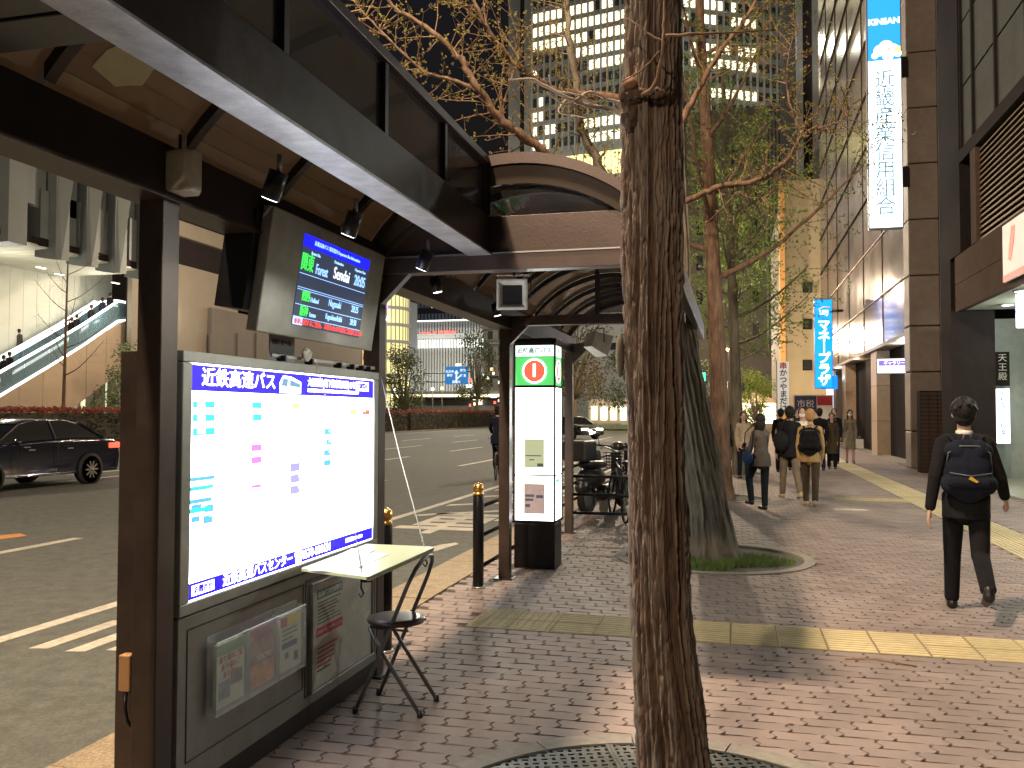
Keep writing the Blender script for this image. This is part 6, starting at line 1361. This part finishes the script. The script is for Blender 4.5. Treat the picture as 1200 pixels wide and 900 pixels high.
def backpack(t, j, m_, w_=.15, h_=.22, detail=False, yoff=-.20, label='backpack'):
    s = j['s']; c = j['chest']+V(0, yoff*s, -.10*s)
    p = thing(label, {0: ''}.get(1, 'x'), 'backpack'); p.parent = None
    p.location = t.matrix_basis @ c; p.rotation_euler = t.rotation_euler
    q = MB(); q.ell((0, 0, -.02), (w_*1.05, .09, h_*1.05), 18)
    for x in (-.6, .6):
        for z in (-.65, .6): q.ell((x*w_*.75, -.005, z*h_*.9), (w_*.45, .075, h_*.38), 14)
    q.cap((-w_*.7, .0, -h_*.5), (w_*.7, 0, -h_*.5), .085, .085); q.cap((-w_*.62, 0, h_*.55), (w_*.62, 0, h_*.55), .07, .07)
    blob(q, 'pack_body', m_, p, .008, 3)
    z_ = mat('zip_grey', (.10, .10, .11), .5) if 'zip_grey' not in MATS else MATS['zip_grey']
    blob(MB().cap((-w_*.62, -.075, -h_*.42), (w_*.62, -.075, -h_*.42), .055, .055), 'front_pocket', m_, p, .008, 2)
    MB().tube([(-w_*.98, -.02, h_*.1), (-w_*.9, -.055, h_*.5), (-w_*.4, -.065, h_*.72), (w_*.4, -.065, h_*.72), (w_*.9, -.055, h_*.5), (w_*.98, -.02, h_*.1)], .006, 6).build('zip', z_, p)
    MB().tube([(-.03, .04, h_*.85), (-.02, .03, h_*1.08), (.02, .03, h_*1.08), (.03, .04, h_*.85)], .008, 6).build('handle', z_, p)
    for sd in (-1, 1): MB().tube([(sd*.07, .02, h_*.75), (sd*.105, .13, h_*1.02), (sd*.115, .23, h_*.98), (sd*.12, .30, h_*.55), (sd*.13, .27, 0)], .018, 8, flat=.4).build('strap', m_, p)
    if detail:
        MB().prism([(-.02, -.138, -h_*.30), (.035, -.135, -h_*.42), (.05, -.135, -h_*.38), (.0, -.138, -h_*.22)], (0, .004, 0)).build('yellow_tag', mat('tag_yellow', (.5, .33, .03), .6), p)
        MB().tube([(-w_*.9, -.10, -h_*.12), (0, -.118, -.05), (w_*.9, -.10, -h_*.12)], .005, 6).build('zip', z_, p)
    return p
t, j = person((1.72, 7.36, 0), -6, 'man in black suit with navy backpack walking away on the right', 1.67, legs=((.30, .10), (-.20, .85)), armsw=(-.34, .26), out=(5, 11), elbow=(22, 30), fine=True, hair='short', lean=.035)
MB().lathe(j['neck']+V(0, -.0, .0), [(.058, -.0), (.062, .035), (.056, .045)], 20).build('collar', white_shirt, t)
W = j['arms'][1]; MB().tube([W[2]-(W[2]-W[1])*.05, W[2]+(W[2]-W[1])*.03], .036, 12).build('cuff', white_shirt, t)
tag(backpack(t, j, bag_n, .155, .235, True), 'navy backpack with yellow tag on the back of the man in the black suit', 'backpack')
t, j = person((.42, 14.45, 0), 35, 'woman in grey jacket and dark trousers with one knee raised looking at a phone', 1.52, top=grey_coat, bottom=dark_jean, hair='long', legs=((.62, .80), (.05, .05)), armsw=(.25, .35), elbow=(75, 85), female=True, lean=.03)
W = j['arms'][0][2]; ph = thing('smartphone', 'phone held by the woman in the grey jacket', 'phone', None, t.matrix_basis @ (W+V(.04, .08, .03))); B(-.036, .036, -.005, .005, -.07, .07).build('case', black_plastic, ph); ph.rotation_euler = (.5, 0, .6)
sb_ = thing('shoulder_bag', 'small blue bag at the side of the woman looking at her phone', 'bag', None, t.matrix_basis @ (j['hip']+V(-.22, .05, .02)), R(35)); blob(MB().ell((0, 0, 0), (.05, .13, .12), 14), 'bag_body', cloth('blue_bag', (.02, .04, .10)), sb_, .01); MB().tube([(0, -.1, .08), (.03, -.1, .4), (.12, -.05, .55), (.03, .1, .4), (0, .1, .08)], .008, 6).build('strap', bag_b, sb_)
t, j = person((1.24, 15.4, 0), -8, 'person in camel jacket and ochre beanie with black backpack walking away', 1.60, top=camel, bottom=khaki, shoe=shoe_w, hat=beanie, legs=((.18, .10), (-.16, .22)), armsw=(-.15, .1))
tag(backpack(t, j, bag_b, .16, .23), 'black backpack worn over the camel jacket', 'backpack')
t, j = person((.98, 16.6, 0), 14, 'man in dark jacket and grey trousers walking away left of the camel jacket', 1.68, top=black_suit, bottom=grey_pants, shoe=shoe_w, legs=((.28, .12), (-.28, .25)), armsw=(.2, -.2))
q = thing('shoulder_bag', 'large black shoulder bag carried by the man in grey trousers', 'bag', None, t.matrix_basis @ (j['hip']+V(-.20, -.14, .16)), R(14)); blob(MB().ell((0, 0, 0), (.14, .10, .19), 16), 'bag_body', bag_b, q, .012); MB().tube([(0, 0, .18), (.1, .05, .4), (.3, .1, .45)], .015, 6).build('strap', bag_b, q)
person((1.30, 17.9, 0), 172, 'masked man in pale top half hidden behind the camel jacket', 1.66, top=white_shirt, bottom=grey_pants, mask=True, legs=((.2, .1), (-.2, .2)))
person((3.02, 28.7, 0), 176, 'man in navy suit and tie with white mask walking toward the camera', 1.70, top=navy_suit, bottom=navy_suit, mask=True, tie=True, legs=((.16, .06), (-.12, .2)), armsw=(.1, -.1))
t, j = person((3.50, 28.9, 0), 182, 'long haired woman in pale trench coat with white mask beside the suited man', 1.66, top=trench, bottom=skin, hair='long', coat=True, mask=True, female=True, skirt=True, legs=((.12, .05), (-.1, .1)), armsw=(.1, -.05))
q = thing('shopping_bag', 'white paper shopping bag held by the woman in the trench coat', 'bag', None, (3.75, 28.7, .48)); B(-.11, .11, -.05, .05, 0, .28).build('bag_body', white_shirt, q); MB().tube([(-.05, 0, .28), (0, 0, .38), (.05, 0, .28)], .006, 6).build('handle', white_shirt, q)
person((.22, 21.5, 0), 190, 'woman in beige coat with long hair standing left beyond the trees', 1.58, top=beige_coat, bottom=dark_jean, hair='long', coat=False, female=True)
person((-.18, 22.6, 0), 120, 'dark clothed person bending beside the woman in the beige coat', 1.55, top=black_suit, bottom=black_suit, hair='long', female=True)
person((1.55, 25.0, 0), 170, 'woman in grey coat with long dark hair in the middle distance', 1.62, top=grey_coat, bottom=black_suit, hair='long', coat=True, female=True)
person((1.2, 24.0, 0), -5, 'person all in black walking away right of the third trunk', 1.66, top=black_suit, bottom=black_suit)
person((2.25, 25.0, 0), 5, 'man in black coat behind the camel jacket near the poster board', 1.68, top=black_suit, bottom=navy_suit, coat=True)
person((2.65, 25.8, 0), 175, 'short person in dark brown coat between the crowd and the suited man', 1.56, top=khaki, bottom=black_suit, hair='long', coat=True, female=True)
person((2.1, 30.5, 0), 170, 'person in dark jacket far back in front of the poster board', 1.68, top=navy_suit, bottom=khaki)
# passengers on the escalators
for i, (px, py, tp_2, face, lb) in enumerate(((22, 413, grey_coat, 0, 'lone person in grey standing on the upper escalator'), (4, 440, black_suit, 0, 'dark clothed person lowest on the escalator at the left edge'), (11, 437, black_suit, 0, 'dark clothed person second from the left edge on the escalator'),
                                              (84, 392, black_suit, 0, 'left one of the pair halfway up the escalator'), (90, 391, navy_suit, 0, 'right one of the pair halfway up the escalator'), (107, 378, black_suit, 0, 'first of the group near the top of the escalator'), (120, 371, navy_suit, 0, 'second of the group near the top of the escalator'), (129, 366, black_suit, 0, 'person stepping off at the top of the escalator'))):
    p = on_x(px, py, xs_-(2.4 if i == 0 else .65))
    zf = edge_z(p.y)+.15+(0 if i else 0)
    person((p.x, p.y, zf-(.15 if i else 0)), face, lb, 1.65, top=tp_2, bottom=black_suit, legs=((0, 0), (0, 0)))

# ============================================================ VEHICLES AND CYCLES
tyre = mat('tyre', (.012, .012, .012), .8); rim_m = mat('alloy', (.42, .40, .36), .3, .9); carglass = mat('car_glass', (.012, .015, .018), .05, spec=1.)
chrome = mat('chrome', (.7, .7, .7), .12, 1.)
def car(loc, rz, body_m, label, kind='sedan', lights=False):
    t = thing('car', label, 'car', None, loc, rz)
    # body section: side profile points (y forward), widths vary
    prof = [(-2.40, .42), (-2.42, .62), (-2.38, .86), (-2.25, 1.00), (-1.75, 1.05), (-1.05, 1.07), (0, 1.04), (.9, 1.00), (1.5, .92), (2.15, .80), (2.38, .66), (2.42, .45), (2.36, .28), (-2.34, .26)]
    mb = MB(); secs = [(-.90, .90, .03), (-.80, 1, 0), (.80, 1, 0), (.90, .90, .03)]; vs = []; n = len(prof)
    for x, f, d in ((-.86, .90, .06), (-.91, .97, .02), (-.88, 1.0, 0), (.88, 1.0, 0), (.91, .97, .02), (.86, .90, .06)):
        pass
    rows = []
    for (x, sy, lo, hi) in ((-.88, .965, .04, -.10), (-.92, .985, .01, -.05), (-.86, 1.0, 0, .0), (-.5, 1.01, 0, .02), (.5, 1.01, 0, .02), (.86, 1.0, 0, .0), (.92, .985, .01, -.05), (.88, .965, .04, -.10)):
        rows.append([(x, y*sy, z+(hi if z > .7 else lo if z < .3 else 0)) for y, z in prof])
    for r_ in rows: vs += r_
    m_ = len(rows); fs = [(i*n+k, (i+1)*n+k, (i+1)*n+(k+1) % n, i*n+(k+1) % n) for i in range(m_-1) for k in range(n)]+[tuple(range(n)), tuple((m_-1)*n+k for k in range(n))[::-1]]
    mb.add(vs, fs, True); bo = mb.build('body', body_m, t); sd_ = bo.modifiers.new('Bevel', 'BEVEL'); sd_.width = .04; sd_.segments = 2; sd_.angle_limit = R(50)
    # greenhouse
    gh = [(-1.95, 1.02), (-1.25, 1.40), (-.75, 1.47), (.05, 1.47), (.45, 1.40), (1.25, .98)]
    def lay(f, zoff, grow=0): return [(y, z+zoff) for y, z in gh]
    G = MB(); n2 = len(gh); vs = []
    for y, z in gh:
        wd = .84-(z-1.0)*.42; vs += [(-wd, y, z), (wd, y, z)]
    fs = [(2*i, 2*i+1, 2*i+3, 2*i+2) for i in range(n2-1)]+[tuple(2*i for i in range(n2))[::-1], tuple(2*i+1 for i in range(n2))]
    G.add(vs, fs).build('windows', carglass, t)
    rf = MB(); R_ = [(-1.30, 1.385), (-.75, 1.475), (.05, 1.475), (.50, 1.385)]
    vs = []
    for y, z in R_: wd = .84-(z-1.0)*.42+.012; vs += [(-wd, y, z+.012), (wd, y, z+.012)]
    rf.add(vs+[(x, y, z-.035) for x, y, z in vs], [(2*i, 2*i+1, 2*i+3, 2*i+2) for i in range(3)]+[(0, 2, 10, 8), (2, 4, 12, 10), (4, 6, 14, 12), (1, 9, 11, 3), (3, 11, 13, 5), (5, 13, 15, 7)], True); rf.build('roof', body_m, t, .02)
    for sx in (-1, 1):
        for (a, b) in (((-1.93, 1.03), (-1.27, 1.40)), ((1.22, 1.0), (.47, 1.40)), ((-.42, 1.05), (-.38, 1.46))):
            wa, wb = .845-(a[1]-1)*.42, .845-(b[1]-1)*.42; MB().bar((sx*wa, a[0], a[1]), (sx*wb, b[0], b[1]), .055, .04).build('pillar', body_m, t)
        MB().tube([(sx*.905, -1.7, .985), (sx*.90, .0, .99), (sx*.89, 1.1, .955)], .010, 6).build('trim', chrome, t)
        for y in (-.75, .35): B(sx*.93-.012, sx*.93+.012, y-.09, y+.09, .83, .855).build('handle', chrome, t)
        for y in (-.40, .72): B(sx*.9285-.003, sx*.9285+.003, y-.004, y+.004, .32, .97).build('door_gap', tyre, t)
        MB().ell((sx*1.0, .82, 1.02), (.10, .05, .07), 10).build('mirror', body_m, t)
        B(sx*.55-.26, sx*.55+.26, 2.33, 2.42, .58, .72).build('headlight', glow('headlight', (1, .92, .75), 14 if False else 5) if lights and 'headlight' not in MATS else (MATS['headlight'] if lights else carglass), t, .03)
        tl_ = B(sx*.68-.20, sx*.68+.20, -2.46, -2.32, .80, .93).build('tail_light', glow('tail_red', (.9, .06, .03), 2.2) if 'tail_red' not in MATS else MATS['tail_red'], t, .03)
        B(sx*.90-.02, sx*.90+.02, -2.36, -2.05, .80, .92).build('tail_light', MATS['tail_red'], t, .01)
    B(-.26, .26, -2.47, -2.43, .58, .72).build('number_plate', paper, t); B(-.5, .5, 2.38, 2.43, .42, .60).build('grille', chrome if lights else carglass, t, .01); B(-.26, .26, 2.44, 2.455, .36, .50).build('number_plate', paper, t)
    for sx in (-1, 1):
        for y in (-1.42, 1.42):
            w_ = MB().lathe((sx*.83, y, .33), [(.20, -.11), (.31, -.11), (.335, -.07), (.335, .07), (.31, .11), (.20, .11)], 28, 'x').build('tyre', tyre, t)
            rim = MB().lathe((sx*.84, y, .33), [(.215, -.05), (.22, .085*1), (.19, .09)], 24, 'x')
            rim.build('rim', tyre if False else rim_m, w_)
            sp = MB()
            for k in range(10): a_ = k*math.pi/5; sp.bar((sx*.945, y, .33), (sx*.945, y+.2*math.cos(a_), .33+.2*math.sin(a_)), .035, .02, (1, 0, 0))
            sp.lathe((sx*.945, y, .33), [(.05, -.02), (.05, .02)], 12, 'x'); sp.build('spokes', rim_m, w_)
            MB().lathe((sx*.88, y, .335), [(.37, -.06), (.37, .052)], 26, 'x').build('wheel_arch', tyre, t)
    return t
dark_paint = mat('dark_blue_paint', (.006, .008, .022), .22, .3, coat=.6); black_paint = mat('black_car_paint', (.006, .006, .007), .25, .3, coat=.6)
c1 = car((-15.3, 15.75, -.12), math.pi+.0, dark_paint, 'dark blue saloon car with red tail light passing before the hedge at the left edge')
B(-.25, .25, -2.0, -1.95, 1.045, 1.06).build('brake_lamp', glow('brake_lamp', (1, .75, .2), 2), c1) 
c2 = car((-10.3, 56.5, -.12), math.pi+.75, black_paint, 'black taxi with headlights on turning into the road behind the kiosk', lights=True)
B(-.18, .18, -.3, -.2, 1.49, 1.62).build('roof_lamp', glow('taxi_lamp', (1, .5, .1), 3), c2, .02); lamp('headlight_beam', c2.matrix_basis @ Vector((0, 2.7, .6)), 60, (1, .93, .8), .1)

def wheel(t, c, r_, nm='wheel'):
    w_ = MB().tube([(c[0], c[1]+r_*math.cos(a), c[2]+r_*math.sin(a)) for a in [i*math.pi/16 for i in range(33)]], .018, 6, cap=False).build(nm, tyre, t)
    sp = MB()
    for k in range(16): a = k*math.pi/8; sp.tube([(c[0], c[1], c[2]), (c[0], c[1]+r_*math.cos(a), c[2]+r_*math.sin(a))], .002, 3)
    sp.tube([(c[0]-.04, c[1], c[2]), (c[0]+.04, c[1], c[2])], .02, 8); stuff(sp.build('spokes', steel, w_)); return w_
def bicycle(loc, rz, label, fm, lean_=0.):
    t = thing('bicycle', label, 'bicycle', None, loc, rz); t.rotation_euler = (0, lean_, rz)
    wheel(t, (0, -.52, .33), .31); wheel(t, (0, .54, .33), .31)
    f = MB()
    for a, b, r_ in (((0, -.08, .30), (0, -.20, .78), .016), ((0, -.08, .30), (0, .38, .72), .018), ((0, -.17, .66), (0, .36, .80), .015), ((0, -.52, .33), (0, -.08, .30), .010), ((0, -.52, .33), (0, -.18, .70), .010), ((0, .35, .86), (0, .54, .33), .014)): f.tube([a, b], r_, 8)
    f.build('frame', fm, t); MB().tube([(-.27, .22, 1.0), (-.2, .32, 1.02), (0, .33, .96), (.2, .32, 1.02), (.27, .22, 1.0)], .012, 8).build('handlebar', steel, t); blob(MB().cap((0, -.32, .83), (0, -.12, .82), .07, .03, flat=.5), 'saddle', black_plastic, t, .01)
    MB().tube([(0, -.52+.35*math.cos(a), .33+.35*math.sin(a)) for a in [i*math.pi/10+.2 for i in range(9)]], .02, 5, flat=.3).build('mudguard', steel, t)
    MB().tube([(.06, -.08, .30), (.07, -.08, .14), (.12, -.08, .14)], .01, 6).build('crank', steel, t)
    bk = MB()
    for k in range(6): z = .70+k*.045; w_ = .12+.008*k; bk.tube([(-w_, .48, z), (w_, .48, z), (w_, .72, z), (-w_, .72, z), (-w_, .48, z)], .004, 4, smooth=False)
    for k in range(8): x = -.14+k*.04; bk.tube([(x*.8, .48, .70), (x, .48, .93)], .003, 4); bk.tube([(x*.8, .72, .70), (x, .72, .93)], .003, 4)
    bk.build('basket', black_metal, t); return t
b = bicycle((-5.72, 21.1, -.12), R(10), 'dark bicycle ridden away along the road left of the kiosk post', black_metal)
t, j = person((-5.72, 21.05, .02), 10, 'cyclist in a dark blue jacket riding away behind the shelter post', 1.72, top=navy_suit, bottom=black_suit, legs=((.85, .95), (.45, .40)), armsw=(.8, .8), elbow=(20, 20), lean=.12)
bicycle((-1.62, 12.6, 0), R(18), 'parked bicycle with wire basket behind the black rails', black_metal, .06)
bicycle((-1.25, 12.9, 0), R(14), 'second parked bicycle nearer the trunk behind the rails', steel, .08)
def scooter(loc, rz, label, bm):
    t = thing('scooter', label, 'scooter', None, loc, rz)
    for y in (-.58, .62):
        w_ = MB().tube([(0, y+.19*math.cos(a), .25+.19*math.sin(a)) for a in [i*math.pi/12 for i in range(25)]], .055, 8, cap=False).build('tyre', tyre, t); MB().lathe((0, y, .25), [(.14, -.03), (.15, 0), (.14, .03)], 16, 'x').build('rim', steel, w_)
    blob(MB().ell((0, -.45, .55), (.17, .38, .17), 16).cap((0, -.1, .3), (0, .3, .27), .14, .12).ell((0, -.70, .42), (.12, .16, .12), 12), 'rear_body', bm, t, .015); blob(MB().cap((0, .42, .35), (0, .36, .88), .16, .13, flat=.5).ell((0, .60, .45), (.09, .2, .08), 12), 'leg_shield', bm, t, .015)
    blob(MB().cap((0, -.62, .76), (0, -.15, .74), .13, .11, flat=.55), 'seat', black_plastic, t, .012); MB().tube([(0, .62, .25), (0, .42, .7), (0, .36, 1.0)], .025, 8).build('steering_column', steel, t); MB().tube([(-.32, .26, 1.02), (-.15, .36, 1.0), (.15, .36, 1.0), (.32, .26, 1.02)], .016, 8).build('handlebar', black_metal, t)
    blob(MB().ell((0, .42, .98), (.13, .10, .10), 12), 'headlamp_cowl', bm, t, .012); B(-.2, .2, -.98, -.62, .82, 1.12).build('top_box', black_plastic, t, .03)
    for sx in (-1, 1): MB().tube([(sx*.26, .29, 1.02), (sx*.3, .32, 1.16)], .006, 6).ell((sx*.31, .32, 1.19), (.06, .02, .04), 10).build('mirror', black_plastic, t)
    B(-.05, .05, -.1, .0, .0, .2).build('stand', steel, t); return t
scooter((-1.95, 13.6, 0), R(-20), 'black covered delivery scooter parked behind the rails and bicycles', mat('scooter_black', (.02, .02, .022), .3, vary=.2, coat=.4))
scooter((-1.1, 14.2, 0), R(-10), 'dark green scooter parked between the rails and the nearest trunk', mat('scooter_green', (.02, .032, .024), .35, vary=.2, coat=.3))
